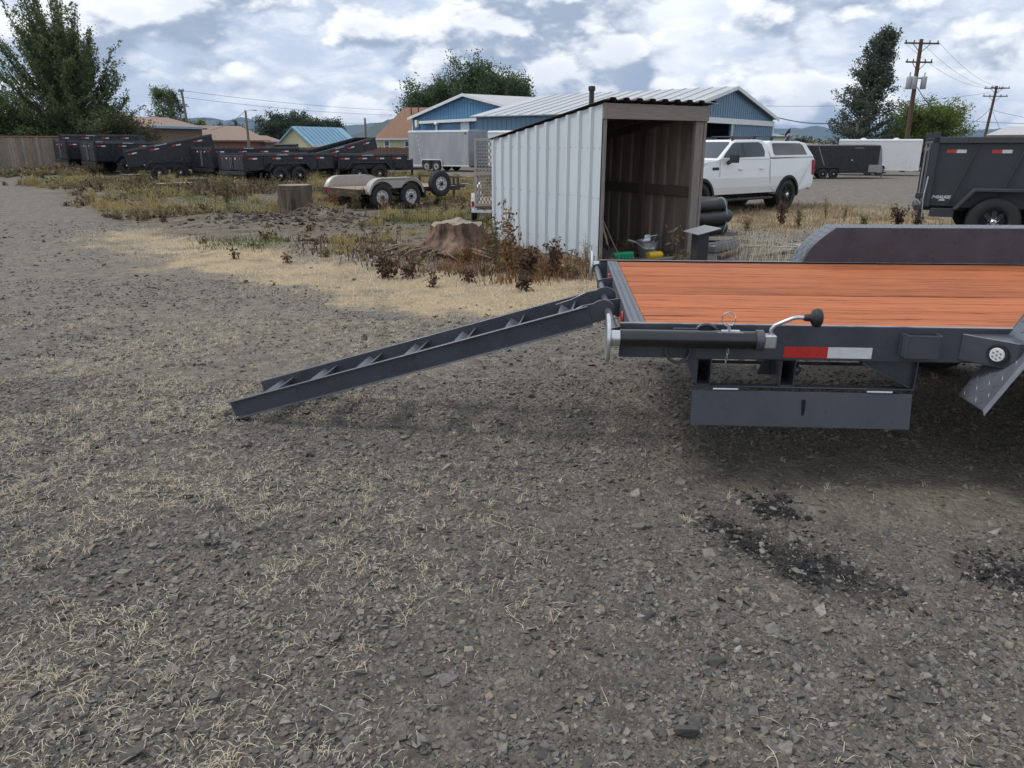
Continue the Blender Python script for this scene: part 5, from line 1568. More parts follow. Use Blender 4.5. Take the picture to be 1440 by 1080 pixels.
# ------------------------------------------------------------------ the white pickup with a canopy
ty_ = R(180 + 36)
tr_ = Vector((8.29, 23.44))
TK = thing('pickup_truck', 'white crew cab pickup truck with a white bed canopy and black wheels', 'truck', (tr_.x, tr_.y, float(T(tr_.x - 1, tr_.y - 1.5))), ty_)
RW, FW, WR = 1.22, 4.95, .405
def arch(cx_, r, a0=180, a1=0, zc=.43, n=12):
    return [(cx_ + r * math.cos(R(a0 + (a1 - a0) * k / n)), zc + r * math.sin(R(a0 + (a1 - a0) * k / n))) for k in range(n + 1)]
ZB = .50
prof = [(.06, .58), (RW - .52, ZB)] + arch(RW, .50) + [(RW + .52, ZB), (FW - .52, ZB)] + arch(FW, .50) + [(FW + .52, ZB), (5.80, .50), (5.88, .62), (5.86, 1.02), (5.80, 1.15), (5.60, 1.22), (4.62, 1.36), (4.22, 1.405), (2.06, 1.395), (2.04, 1.40), (.03, 1.415), (.0, 1.35), (.02, .75)]
# shell with fuller flanks: three slices across so that the shoulder is rounded
vs, fs = [], []
n = len(prof)
cuts = [(-1.015, .0, 0.0), (-.99, .05, .0), (.99, .05, .0), (1.015, 0.0, 0.0)]
def flank(x, z, y):
    # sides lean in above the belt and below the sill
    k = 1.0 - .05 * max(0, (z - 1.15)) / .25 - .035 * max(0, (.70 - z)) / .25
    if x > 5.3: k *= 1 - .10 * ((x - 5.3) / .58) ** 2
    return y * k
for sgn in (-1, 1):
    vs += [(x, flank(x, z, sgn * 1.02), z) for x, z in prof]
fs = [(i, (i + 1) % n, n + (i + 1) % n, n + i) for i in range(n)]
mbb = MB().add(vs, fs + [tuple(range(n))[::-1], tuple(range(n, 2 * n))])
body = mbb.build('body', 'truck_white', TK, bevel=.022)
def side_y(z, base=.985, k=.40): return base - (z - 1.40) * k
def upper(name, poly, base=.985, k=.40, mat='truck_white', bev=.03):
    """greenhouse volume: side outline, leaning inwards"""
    n = len(poly)
    vs = [(x, -side_y(z, base, k), z) for x, z in poly] + [(x, side_y(z, base, k), z) for x, z in poly]
    return MB().add(vs, [tuple(range(n))[::-1], tuple(range(n, 2 * n))] + [(i, (i + 1) % n, n + (i + 1) % n, n + i) for i in range(n)]).build(name, mat, TK, bevel=bev)
upper('cab', [(2.10, 1.385), (4.32, 1.385), (4.20, 1.46), (3.58, 1.845), (3.40, 1.895), (2.55, 1.91), (2.28, 1.885), (2.16, 1.80)])
upper('bed_canopy', [(.02, 1.425), (2.055, 1.425), (2.055, 1.84), (1.98, 1.875), (.62, 1.865), (.34, 1.82)], .99, .36)
def side_pane(poly, mat='car_glass', base=.985, k=.40, out=.004, name='side_window'):
    for s in (1, -1):
        vs = [(x, s * (side_y(z, base, k) + out), z) for x, z in poly] + [(x, s * (side_y(z, base, k) - .01), z) for x, z in poly]
        n = len(poly)
        MB().add(vs, [tuple(range(n)), tuple(range(2 * n - 1, n - 1, -1))] + [(i, (i + 1) % n, n + (i + 1) % n, n + i) for i in range(n)]).build(name, mat, TK)
side_pane([(3.26, 1.445), (4.10, 1.445), (4.06, 1.50), (3.62, 1.79), (3.50, 1.825), (3.26, 1.83)])
side_pane([(2.36, 1.46), (3.17, 1.45), (3.17, 1.83), (2.50, 1.84), (2.36, 1.79), (2.30, 1.60)])
side_pane([(3.175, 1.45), (3.255, 1.45), (3.255, 1.83), (3.175, 1.83)], 'trim_black', name='door_pillar')
side_pane([(.36, 1.50), (1.88, 1.49), (1.94, 1.53), (1.94, 1.79), (1.88, 1.815), (.64, 1.81), (.50, 1.76)], base=.99, k=.36, name='canopy_window')
ws = [(4.235, -.86, 1.452), (4.235, .86, 1.452), (3.625, .735, 1.832), (3.625, -.735, 1.832)]
MB().poly([(x + .012, y, z + .012) for x, y, z in ws], .02).build('windshield', 'car_glass', TK)
MB().poly([(.08, -.80, 1.50), (.08, .80, 1.50), (.345, .70, 1.79), (.345, -.70, 1.79)], .01).build('rear_window', 'car_glass', TK)
for s in (1, -1):
    MB().prism(arch(RW, .525) + arch(RW, .46, 0, 180), 'y', *sorted((s * .985, s * 1.030))).build('arch_flare', 'trim_black', TK)
    MB().prism(arch(FW, .525) + arch(FW, .46, 0, 180), 'y', *sorted((s * .985, s * 1.030))).build('arch_flare', 'trim_black', TK)
    for cx_ in (RW, FW):
        MB().cyl((cx_, s * .55, .45), (cx_, s * .97, .45), .47, n=20).build('wheel_well', 'black_gap', TK)
        wheel(TK, cx_, s * .885, WR, WR, .27, .275, 'alloy', s)
    # seams
    for q in ([(2.10, 1.38), (2.12, 1.0), (2.08, .80), (2.02, .62), (1.82, .52)], [(3.20, 1.44), (3.20, .56)], [(4.24, 1.40), (4.26, 1.1), (4.24, .56)], [(2.32, 1.42), (2.30, .60)]):
        w = .007 if q[0][0] != 2.10 else .012
        MB().tube([(x, s * (abs(flank(x, z, 1.02)) + .0005), z) for x, z in q], w * .5, 4).build('panel_seam', 'trim_black', TK)
    for x in (3.32, 2.42):
        MB().box(x, x + .17, *sorted((s * 1.000, s * 1.045)), 1.13, 1.165).build('door_handle', 'truck_white', TK, bevel=.01)
    MB().box(4.30, 4.55, *sorted((s * 1.0, s * 1.022)), 1.14, 1.21).build('fender_vent', 'trim_black', TK, bevel=.01)
    MB().beam((3.98, s * 1.0, 1.30), (3.96, s * 1.12, 1.37), .06, .10).box(3.86, 3.98, *sorted((s * 1.06, s * 1.30)), 1.32, 1.54).build('mirror', 'trim_black', TK, bevel=.02)
    MB().box(1.98, 4.18, *sorted((s * .95, s * 1.10)), .33, .395).build('side_step', 'trim_black', TK, bevel=.02)
    for x in (2.3, 3.3, 4.0):
        MB().beam((x, s * .8, .50), (x, s * .98, .37), .06, .04).build('step_bracket', 'trim_black', TK)
    MB().box(-.012, .10, *sorted((s * .90, s * 1.012)), .93, 1.36).build('tail_light', 'tail_red', TK, bevel=.02)
    MB().box(3.86, 4.08, *sorted((s * 1.0135, s * 1.0165)), .68, .72).build('door_badge', 'steel_grey', TK)
    MB().box(5.72, 5.872, *sorted((s * .62, s * .93)), .98, 1.12).build('headlight', 'lens', TK, bevel=.02)
MB().box(-.10, .06, -.95, .95, .52, .70).build('rear_bumper', 'chrome', TK, bevel=.03)
MB().box(-.22, -.10, -.05, .05, .42, .50).build('tow_hitch', 'trim_black', TK)
MB().box(5.84, 5.905, -.62, .62, .80, 1.14).build('grille', 'trim_black', TK, bevel=.02)
MB().box(.3, 5.5, -.75, .75, .34, .52).build('underbody', 'black_gap', TK)
for x in (.95, 1.72, 2.5):
    MB().cyl((x, -.80, 1.985), (x, .80, 1.985), .018, n=8).build('rack_bar', 'trim_black', TK, 40)
    for s in (1, -1):
        MB().box(x - .04, x + .04, s * .66 - .03, s * .66 + .03, 1.85, 1.985).build('rack_foot', 'trim_black', TK)
for s in (1, -1):
    MB().tube([(2.42, s * .70, 1.90), (2.6, s * .70, 1.945), (3.3, s * .70, 1.935), (3.5, s * .70, 1.88)], .018, 6).build('roof_rail', 'trim_black', TK, 60)
# ------------------------------------------------------------------ buildings
def local_frame(a, b):
    """root at ground point a; local x towards b, y away from the camera"""
    d = Vector((b[0] - a[0], b[1] - a[1]))
    return math.atan2(d.y, d.x), d.length
def clip_top(x, w, eave, peak, xp):
    return eave + (peak - eave) * (x / xp if x <= xp else (w - x) / (w - xp))
def gable(name, label, a, b, eave, peak, depth, wall_mat, roof_mat, z0, over=.25, rib=.42, trim='white_trim', openings=(), base_eave_b=None, roof_ribs=0, cat='building'):
    """gable end from a to b facing the camera; openings (x0, x1, z0, z1) left open through the front wall"""
    rz, w = local_frame(a, b)
    t = thing(name, label, cat, (a[0], a[1], z0), rz)
    e, p = eave - z0, peak - z0
    xp = w / 2
    if openings:
        x0, x1, o0, o1 = openings[0]
        MB().prism([(0, 0), (x0, 0), (x0, o1), (0, o1)], 'y', 0, .12).build('front_wall', wall_mat, t); MB().prism([(x1, 0), (w, 0), (w, o1), (x1, o1)], 'y', 0, .12).build('front_wall', wall_mat, t)
        MB().prism([(0, o1 + .001), (w, o1 + .001), (w, e), (xp, p), (0, e)], 'y', 0, .12).build('gable_wall', wall_mat, t)
    else:
        MB().prism([(0, 0), (w, 0), (w, e), (xp, p), (0, e)], 'y', 0, .12).build('front_wall', wall_mat, t)
    MB().box(0, .12, .121, depth, 0, e - .01).build('side_wall', wall_mat, t)
    MB().box(w - .12, w, .121, depth, 0, e - .01).build('side_wall', wall_mat, t)
    MB().prism([(.121, 0), (w - .121, 0), (w - .121, e - .02), (xp, p - .05), (.121, e - .02)], 'y', depth - .12, depth).build('back_wall', wall_mat, t)
    if rib:
        mb = MB(); n = int(w / rib)
        for k in range(n):
            x = (k + .5) * w / n
            zt = clip_top(x, w, e, p, xp) - .06
            zs = [(0, zt)]
            if openings and openings[0][0] - .05 < x < openings[0][1] + .05: zs = [(openings[0][3] + .05, zt)]
            for q0, q1 in zs: mb.box(x - .035, x + .035, -.032, -.001, q0, q1)
        o = mb.build('siding_ribs', wall_mat, t); o['kind'] = 'stuff'
        mb = MB()
        for k in range(int(depth / rib)):
            y = (k + .5) * rib
            mb.box(-.032, -.001, y - .035, y + .035, 0, e - .05)
        o = mb.build('side_wall_ribs', wall_mat, t); o['kind'] = 'stuff'
    sl_ = (p - e) / xp
    for s in (0, 1):
        x0, x1 = (-over, xp) if s == 0 else (w + over, xp)
        z0_ = e - over * sl_
        v = [(x0, -over, z0_ + .02), (x1, -over, p + .02), (x1, depth + over, p + .02), (x0, depth + over, z0_ + .02)]
        rf = MB().poly(v if s == 0 else v[::-1], -.07 if s == 0 else -.07).build('roof', roof_mat, t)
        if roof_ribs:
            mb = MB()
            for k in range(int(depth / roof_ribs)):
                y = (k + .5) * roof_ribs
                mb.beam((x0, y, z0_ + .115), (x1, y, p + .115), .05, .04)
            o = mb.build('standing_seams', roof_mat, rf); o['kind'] = 'stuff'
        # rake trim
        MB().beam((x0, -over - .02, z0_ + .0), (x1 + (.0 if s else 0), -over - .02, p + .0), .04, .24).build('rake_trim', trim, t)
    return t, w, e, p
# the west blue building
a, b = PD(580, 167, 76), PD(748, 161, 62)
bl, w, e, p = gable('blue_building', 'long blue metal building with a low gable and white trim behind the silver cargo trailer', (a.x, a.y), (b.x, b.y), 4.05, 5.75, 26, 'blue_siding', 'grey_roof', 0.0, .35)
MB().box(.02, .16, -.10, -.035, 0, e).build('corner_trim', 'white_trim', bl)
MB().beam((1.9, -.28, 3.62), (w + 3.0, -.28, 3.72), .40, .24).build('door_track', 'white_trim', bl)
MB().box(5.0, 8.2, -.14, -.05, .02, 3.45).build('sliding_door', 'blue_siding', bl)
MB().box(8.3, 9.6, -.16, -.05, .02, 3.50).build('clear_panel', 'white_steel', bl)
MB().cyl((4.75, -.35, .1), (4.75, -.35, 3.4), .09, n=10).lathe([(.24, 0), (.24, .1), (.12, .22)], (4.75, -.35, 3.38), 'z', 12).build('vent_pipe', 'white_trim', bl, 40)
MB().box(.85, 1.25, -.30, -.05, 3.20, 3.85).build('meter_box', 'white_trim', bl, bevel=.03)
# the east blue building, its open gable turned to the right
a2, b2 = PD(950, 160, 47.5), PD(1087, 168, 62)
be, w2, e2, p2 = gable('blue_workshop', 'pale blue metal workshop with an open door and a long white ribbed roof', (a2.x, a2.y), (b2.x, b2.y), 3.55, 5.35, 15.5, 'blue_siding_pale', 'white_roof', -.5, .35, .42,
                       openings=((w_ := 0) or (4.3, 9.2, 0, 3.55),), roof_ribs=1.0)
MB().box(-.05, w2 + .08, -.14, -.035, 3.50, 3.86).build('belt_trim', 'white_trim', be)
MB().box(w2 - .14, w2 + .03, -.12, -.034, 0, 3.49).build('corner_trim', 'white_trim', be)
for x in (4.22, 9.24): MB().box(x - .06, x + .06, -.13, -.034, 0, 3.49).build('door_trim', 'white_trim', be)
MB().box(.2, w2 - .2, 12.0, 12.1, .02, 3.8).build('inner_dark', 'black_gap', be)  # black sheet standing in for the shade deep inside the workshop
MB().box(3.0, 10.5, 2.5, 2.75, 3.05, 3.48).build('inner_beam', 'lit_amber', be, label='bare timber strip with warm light in its yellow colour inside the workshop door')  # warm interior light is put into the beam's yellow colour
MB().box(7.0, 9.0, 4.0, 4.4, .02, 2.9).box(8.0, 8.1, 3.98, 3.999, .3, 2.6).build('inner_shelving', 'frame_dark', be)
vp = PD(832, 135, 50)
o = MB().cyl((vp.x, vp.y, 3.6), (vp.x, vp.y, 5.0), .16, n=12).lathe([(.21, 0), (.23, .1), (.21, .28), (.05, .3)], (vp.x, vp.y, 4.85), 'z', 14).build('chimney_flue', 'frame_dark', None, 40)
o.parent = None
tag(o, 'dark metal flue pipe standing above the white roof behind the shed', 'flue')
# houses
def house(name, label, px0, px1, Y0, Y1, eave_z, ridge_z, depth, wall, roof, z0=0.0, hip=0.0, over=.4, wins=(), ridge_in=0.0, cat='house'):
    """long side from px0 to px1 facing the camera, ridge along it"""
    a, b = PD(px0, 200, Y0), PD(px1, 200, Y1)
    rz, w = local_frame((a.x, a.y), (b.x, b.y))
    t = thing(name, label, cat, (a.x, a.y, z0), rz)
    e, p = eave_z - z0, ridge_z - z0
    MB().box(0, w, 0, .2, 0, e).box(0, .2, .201, depth - .001, 0, e).box(w - .2, w, .201, depth - .001, 0, e).box(0, w, depth, depth + .2, 0, e).build('wall', wall, t)
    h = depth / 2
    if not hip:
        for x in (0, w - .2): MB().add([(x, .0, e), (x, depth, e), (x, h, p - .12), (x + .2, .0, e), (x + .2, depth, e), (x + .2, h, p - .12)], [(0, 1, 2), (5, 4, 3), (0, 3, 4, 1), (1, 4, 5, 2), (2, 5, 3, 0)]).build('gable_wall', wall, t)
    x0, x1 = -over, w + over
    ez = e - over * (p - e) / h
    rp_ = [(x0 + hip, h, p), (x1 - hip, h, p)]
    lo = [(x0, -over, ez), (x1, -over, ez), (x1, depth + over, ez), (x0, depth + over, ez)]
    MB().poly([lo[0], lo[1], rp_[1], rp_[0]], .10).build('roof_slope', roof, t)
    MB().poly([lo[2], lo[3], rp_[0], rp_[1]], .10).build('roof_slope', roof, t)
    if hip:
        MB().poly([lo[3], lo[0], rp_[0]], .10).build('roof_slope', roof, t)
        MB().poly([lo[1], lo[2], rp_[1]], .10).build('roof_slope', roof, t)
    MB().box(x0, x1, -over - .03, -over + .0, ez - .16, ez + .01).build('fascia', 'white_trim' if wall == 'cream_siding' else 'brown_wall', t)
    if wall == 'cream_siding':
        mb = MB()
        for k in range(int(e / .32)): mb.box(.001, w - .001, -.022, -.001, k * .32, k * .32 + .27)
        o = mb.build('siding_boards', wall, t); o['kind'] = 'stuff'
    for (x0_, x1_, z0_, z1_) in wins:
        fr = MB().box(x0_ - .12, x0_, -.07, -.023, z0_ - .12, z1_ + .12).box(x1_, x1_ + .12, -.07, -.023, z0_ - .12, z1_ + .12).box(x0_, x1_, -.07, -.023, z1_, z1_ + .12).box(x0_, x1_, -.07, -.023, z0_ - .12, z0_).box(x0_, x1_, -.06, -.023, (z0_ + z1_) / 2 - .04, (z0_ + z1_) / 2 + .04).build('window', 'white_trim', t)
        MB().box(x0_, x1_, -.04, -.023, z0_, (z0_ + z1_) / 2 - .041).box(x0_, x1_, -.04, -.023, (z0_ + z1_) / 2 + .041, z1_).build('pane', 'window_glass', fr)
    return t, w
def pz(px, py, Y): return PD(px, py, Y).z
# the cream house with a brown hipped roof
ch, cw = house('cream_house', 'cream sided house with a steep brown shingle roof beside the blue building', 531, 655, 80, 80, pz(531, 191, 80), pz(570, 151, 84), 8.5, 'cream_siding', 'shingle_brown', 0, 2.7, .35,
               wins=((.75, 1.15, 1.0, 1.95), (2.85, 3.45, .95, 1.9)))
for px in (578, 588, 604):
    q = PD(px, 155, 83); lx = (q.x - ch.location.x)
    MB().cyl((lx, 3.2, 4.3), (lx, 3.2, pz(px, 148, 83)), .06, n=8).build('vent_pipe', 'frame_dark', ch, 40)
# blue roofed cottage with its gable turned left
q0, q1 = PD(437, 200, 68), PD(500, 198, 74)
bc, bw_ = house('blue_roof_cottage', 'cream cottage with a shiny light blue metal roof beyond the dump trailers', 437, 500, 68, 74, pz(437, 200, 68), pz(455, 178, 70), 3.4, 'cream_siding', 'roof_blue', 0, 0, .3)
mb = MB()
for k in range(int(bw_ / .6)): 
    x = .3 + k * .6
    e_, p_ = pz(437, 200, 68), pz(455, 178, 70)
    mb.beam((x, -.28, e_ - .17), (x, 1.66, p_ + .03), .05, .05)
o = mb.build('standing_seams', 'roof_blue', bc); o['kind'] = 'stuff'
# the brown roofed house and its lower wing, and one behind the tree
rh_, rw_ = house('brick_house', 'low red brick house with a wide pinkish brown roof behind the dump trailers', 299, 372, 90, 96, pz(301, 195, 90), pz(320, 176, 94), 10, 'brick_red', 'shingle_pink', 0, 0, .5)
house('brick_house_wing', 'small porch wing with a lower brown roof beside the brick house', 373, 396, 95.5, 98, pz(373, 198, 96), pz(385, 190.5, 98), 4, 'brown_wall', 'shingle_pink', 0, .8, .3, cat='house')
bh_, bw2_ = house('brown_house', 'brown roofed house half hidden behind the leaning utility pole and trees', 214, 286, 82, 88, pz(240, 177, 82), pz(250, 164, 86), 8, 'brown_wall', 'shingle_pink', 0, 1.5, .4)
MB().box(-.2, bw2_ * .93, -.62, -.44, pz(240, 177, 82) - .22, pz(240, 177, 82) + .0).build('blue_gutter', 'roof_blue', bh_, label='long narrow blue gutter edge below the brown roof')
house('gable_house', 'low house with a brown roof and white gable beyond the black cargo trailer', 1148, 1204, 92, 96, pz(1150, 206, 92), pz(1170, 201, 96), 7, 'cream_siding', 'shingle_brown', -.75, 1.2, .4)
house('metal_roof_house', 'house with a plain grey metal roof beyond the dark dump trailer', 1391, 1500, 95, 88, pz(1391, 189, 95), pz(1410, 178, 99), 9, 'white_trim', 'grey_roof', -.7, 0, .4)
house('small_blue_house', 'small distant house with a blue grey roof beyond the workshop', 1086, 1108, 130, 134, pz(1090, 191, 130), pz(1095, 186.5, 134), 7, 'cream_siding', 'blue_siding_pale', -.7, .5, .4)

# ------------------------------------------------------------------ fences
def fence(label, a, b, h, z0, mat, cap, gapw=.15, post=2.4):
    rz, w = local_frame(a, b)
    t = thing('wooden_fence', label, 'fence', (a[0], a[1], z0), rz)
    mb = MB(); n = int(w / gapw)
    for k in range(n):
        x = k * w / n
        mb.box(x + .004, x + w / n - .004, 0, .02, .02, h + random.uniform(-.03, .01))
    o = mb.build('boards', mat, t); o['kind'] = 'stuff'
    for k in range(int(w / post) + 1):
        MB().box(k * post - .05, k * post + .05, .021, .12, 0, h + .03).build('post', mat, t)
        if cap: MB().box(k * post - .045, k * post + .045, -.03, -.001, .02, h).build('cover_board', cap, t)
    if cap: MB().box(0, w, -.05, .10, h + .031, h + .09).build('cap_rail', cap, t)
    return t
f0, f1 = PD(-160, 200, 46), PD(92, 200, 50)
fence('weathered grey board fence with a brown cap rail beneath the big tree', (f0.x, f0.y), (f1.x, f1.y), 1.85, .22, 'fence_wood', 'fence_cap')
f0, f1 = PD(262, 210, 56), PD(575, 210, 54)
fence('long dark red board fence running behind the dump trailers', (f0.x, f0.y), (f1.x, f1.y), 1.45, .0, 'fence_red', None)

# ------------------------------------------------------------------ utility poles and wires
def pole(label, px, ptop, Y, z0, r=.15, mat='pole_wood', arms=(), lean=0.0):
    tp = PD(px, ptop, Y)
    t = thing('utility_pole', label, 'utility pole', (tp.x - lean, Y, z0), 0)
    H = tp.z - z0
    MB().tube([(0, 0, -.3), (lean * .5, 0, H * .5), (lean, 0, H)], [r * 1.2, r, r * .8], 10).build('shaft', mat, t, 60)
    for (dz, hw_, rot) in arms:
        x = lean * (1 - dz / H)
        c, s = math.cos(rot), math.sin(rot)
        z = H - dz
        ar = MB().beam((x - c * hw_, -.16 - s * hw_, z), (x + c * hw_, -.16 + s * hw_, z), .10, .13).build('crossarm', mat, t)
        mb = MB().beam((x, -.1, z - .75), (x + c * hw_ * .5, -.16 + s * hw_ * .5, z - .05), .03, .05).beam((x, -.1, z - .75), (x - c * hw_ * .5, -.16 - s * hw_ * .5, z - .05), .03, .05)
        mb.build('arm_brace', mat, ar)
        for f in (-.92, -.45, .45, .92):
            MB().lathe([(.05, 0), (.07, .05), (.04, .10), (.06, .15), (.03, .2)], (x + c * hw_ * f, -.16 + s * hw_ * f, z + .066), 'z', 8).build('insulator', 'insulator', ar, 40)
    return t, tp
pr_, ptop = pole('tall brown utility pole with two crossarms and grey transformers', 1296, 55, 70, -.75, .19, arms=((.35, 1.62, R(8)), (1.85, 1.25, R(8))), lean=-.1)
H_ = ptop.z + .75
for x, y in ((-.75, -.28), (-.40, -.42), (.52, -.30)):
    z = H_ - 4.05
    MB().lathe([(.22, 0), (.24, .03), (.24, .95), (.20, 1.02), (.05, 1.05)], (x, y, z), 'z', 16).build('transformer', 'transformer_grey', pr_, 40)
    MB().cyl((x, y, z + 1.0), (x, y, z + 1.38), .04, n=6).build('bushing', 'insulator', pr_)
MB().box(-.9, .7, -.14, -.06, H_ - 3.2, H_ - 3.08).build('transformer_bracket', 'steel_grey', pr_)
pf, pftop = pole('dark distant utility pole with crossed arms and a bundle of wires', 1402, 121, 112, -.75, .19, arms=((.30, 1.5, R(35)), (.30, 1.7, R(-5)), (1.35, 1.85, R(5))), lean=.55)
pl_, pltop = pole('grey utility pole with a short top bracket beside the big tree', 255, 126, 100, 0, .17, 'pole_grey', arms=((.2, .35, 0),), lean=-.35)
pm_, pmtop = pole('thin utility pole with a street light arm before the brick house', 345, 155, 86, 0, .14, 'pole_grey')
MB().tube([(0, -.1, pmtop.z - .1), (.6, -.1, pmtop.z + .02), (1.05, -.1, pmtop.z - .0)], .03, 6).box(.85, 1.25, -.2, .0, pmtop.z - .06, pmtop.z + .03).build('street_light', 'steel_grey', pm_)
ps_, pstop = pole('short wooden pole between the cottage and the cream house', 513, 166, 88, 0, .13, 'pole_grey')
def wire(name, label, a, b, sag, r=.018, n=20):
    a, b = Vector(a), Vector(b)
    pts = [a.lerp(b, k / n) - Vector((0, 0, sag * 4 * (k / n) * (1 - k / n))) for k in range(n + 1)]
    o = MB().tube(pts, r, 5).build(name, 'wire_black', None)
    return tag(o, label, 'wire', 'overhead power lines')
def arm(tp, dz, dx, dy=-.16): return Vector((tp.x + dx, tp.y + dy, tp.z - dz))
for dx, wh in ((-1.5, 'left end'), (.0, 'middle'), (1.5, 'right end')):
    wire('power_line', 'thin power line from the %s of the top crossarm to the distant pole' % wh, arm(ptop, .3, dx), arm(pftop, .2, dx * .9), .9, .012)
wire('service_cable', 'thick black cable sagging from the transformers to the distant pole', arm(ptop, 3.9, .2), arm(pftop, 2.6, -.2), 2.9, .035)
wire('service_cable', 'thick black cable dropping from the transformers to the workshop gable', arm(ptop, 5.0, -.3), PD(1089, 164, 62), 1.1, .035)
wire('service_cable', 'thin cable running behind the tall narrow tree to the distant pole', arm(pftop, .9, -1.2), PD(1076, 149, 100), .6, .02)
wire('service_cable', 'cable running off right from the distant pole', arm(pftop, 3.2, 0), PD(1620, 160, 80), 1.0, .025)
wire('service_cable', 'low cable passing behind the lime green tree', PD(1345, 169, 112), PD(1560, 172, 100), .3, .03)
wire('service_cable', 'guy cable dropping from the distant pole past the grey roof', arm(pftop, 3.4, 0), PD(1412, 196, 100), .0, .025)
wire('power_line', 'upper line running right from the grey pole over the brick house', arm(pltop, .15, .3), PD(660, 155, 160), .9, .02)
wire('power_line', 'second line running right from the grey pole over the brick house', arm(pltop, .9, .1), PD(660, 160, 160), 1.0, .02)
wire('power_line', 'lower line running right from the grey pole over the brick house', arm(pltop, 3.4, .1), PD(660, 166, 160), .8, .02)
wire('power_line', 'line from the grey pole drooping to the street light pole', arm(pltop, 4.4, .1), arm(pmtop, .1, 0), 1.1, .02)
# flag beyond the truck
fp = PD(1112, 180, 60)
fg = thing('flag', 'small striped flag on a thin pole beyond the pickup canopy', 'flag', (fp.x, fp.y, -.7), 0)
MB().cyl((0, 0, 0), (0, 0, fp.z + .75), .03, n=6).build('flagpole', 'steel_grey', fg)
H_ = fp.z + .7
for k in range(7):
    MB().add([(-.02 - .10 * j, .03 * math.sin(j * 1.3), H_ - .16 * k - .05 - .03 * j * j) for j in range(5)] + [(-.02 - .10 * j, .03 * math.sin(j * 1.3), H_ - .16 * (k + 1) - .05 - .03 * j * j) for j in range(5)],
             [(j, j + 1, j + 6, j + 5) for j in range(4)]).build('stripe', 'flag_blue' if k < 2 else ('flag_red' if k % 2 else 'flag_white'), fg)
# ------------------------------------------------------------------ stumps
def stump(label, x, y, r, h, flare=1.35, roots=6, seed=0, mat='bark', jag=0.0):
    rs = random.Random(seed)
    z0 = float(T(x, y))
    t = thing('tree_stump', label, 'stump', (x, y, z0 - .06), rs.uniform(0, 6))
    n, m = 96, 10
    ph = [rs.uniform(0, 6.28) for _ in range(6)]
    vs, fs = [], []
    for i in range(m + 1):
        q = i / m
        for j in range(n):
            a = 2 * math.pi * j / n
            rootf = max(0, math.sin(a * roots / 2 + ph[0])) ** 1.5
            rr_ = r * (1 + (flare - 1) * (1 - q) ** 3 * (.5 + .9 * rootf)) * (1 + .05 * math.sin(3 * a + ph[1]) + .035 * math.sin(7 * a + ph[2]) + (.045 * abs(math.sin(13 * a + ph[3] + 1.2 * math.sin(q * 5 + a * 3))) + .02 * math.sin(31 * a + ph[5] + q * 4)) * (1 if i < m else .6) + rs.uniform(-.012, .012))
            vs.append((rr_ * math.cos(a), rr_ * math.sin(a), (h + .06) * q + (jag * (1.5 * math.sin(2 * a + ph[4]) + .9 * math.sin(5 * a + ph[2]) + .5 * math.sin(11 * a + ph[5])) + rs.uniform(-.3, .3) * jag if i == m else 0)))
    for i in range(m):
        for j in range(n):
            fs.append((i * n + j, i * n + (j + 1) % n, (i + 1) * n + (j + 1) % n, (i + 1) * n + j))
    MB().add(vs, fs).build('bark', mat, t, 70)
    tp = [Vector(q) for q in vs[m * n:]]
    c = sum(tp, Vector()) / n
    tv = [c + (q - c) * .97 + Vector((0, 0, .002)) for q in tp]
    MB().add([c + Vector((0, 0, .008))] + [c + (q - c) * .5 + Vector((0, 0, .006)) for q in tp] + tv, [(0, 1 + j, 1 + (j + 1) % n) for j in range(n)] + [(1 + j, 1 + n + j, 1 + n + (j + 1) % n, 1 + (j + 1) % n) for j in range(n)]).build('sawn_top', 'stump_top', t)
    return t
stump('tall rough barked stump in front of the old wood decked trailer', STUMP_A.x, STUMP_A.y, .40, .70, 1.15, 5, 3)
stump('broad reddish stump with spreading roots beside the white shed', STUMP_B.x, STUMP_B.y, .40, .31, 1.95, 7, 5, 'stump_root', .022)
for (px, py, r, h, lab, sd_) in ((86, 240, .55, .16, 'low flat sawn stump close to the wooden fence', 1), (186, 252, .5, .22, 'low grey stump among yellow weeds below the raised dump box', 2), (262, 268, .42, .22, 'small dark stump with a split block beside it', 4),
                                 (232, 262, .45, .10, 'ground level sawn stump hidden in pale weeds', 6), (96, 230, .5, .16, 'flat stump at the far edge of the weeds near the fence', 7)):
    q = P(px, py); stump(lab, q.x, q.y, r, h, 1.2, 5, sd_)
q = P(278, 264); bl_ = MB().beam((q.x - .35, q.y, float(T(q.x, q.y)) + .17), (q.x + .35, q.y + .15, float(T(q.x, q.y)) + .20), .34, .30).build('split_log', 'bark', None, bevel=.04); tag(bl_, 'short split log block lying by the small dark stump', 'log')
q = P(1090, 322)
# torn roots sticking out of the dug earth
mb = MB()
for k in range(46):
    x, y = random.gauss(STUMP_A.x + .7, .9), random.gauss(STUMP_A.y - 1.0, .7)
    z = float(T(x, y)); a = random.uniform(0, 6.28); l = random.uniform(.15, .6)
    mb.tube([(x, y, z - .02), (x + math.cos(a) * l * .5, y + math.sin(a) * l * .5, z + random.uniform(.04, .18)), (x + math.cos(a + .6) * l, y + math.sin(a + .6) * l, z + random.uniform(-.02, .16))], [.018, .012, .004], 5)
for k in range(40):
    a = random.uniform(R(150), R(330)); l = random.uniform(.3, .8); x, y = STUMP_B.x + math.cos(a) * .55, STUMP_B.y + math.sin(a) * .55
    z = float(T(x, y))
    mb.tube([(x, y, z + .05), (x + math.cos(a) * l * .5, y + math.sin(a) * l * .5, z + random.uniform(.02, .06)), (x + math.cos(a + .3) * l, y + math.sin(a + .3) * l, z - .01)], [.025, .016, .005], 5)
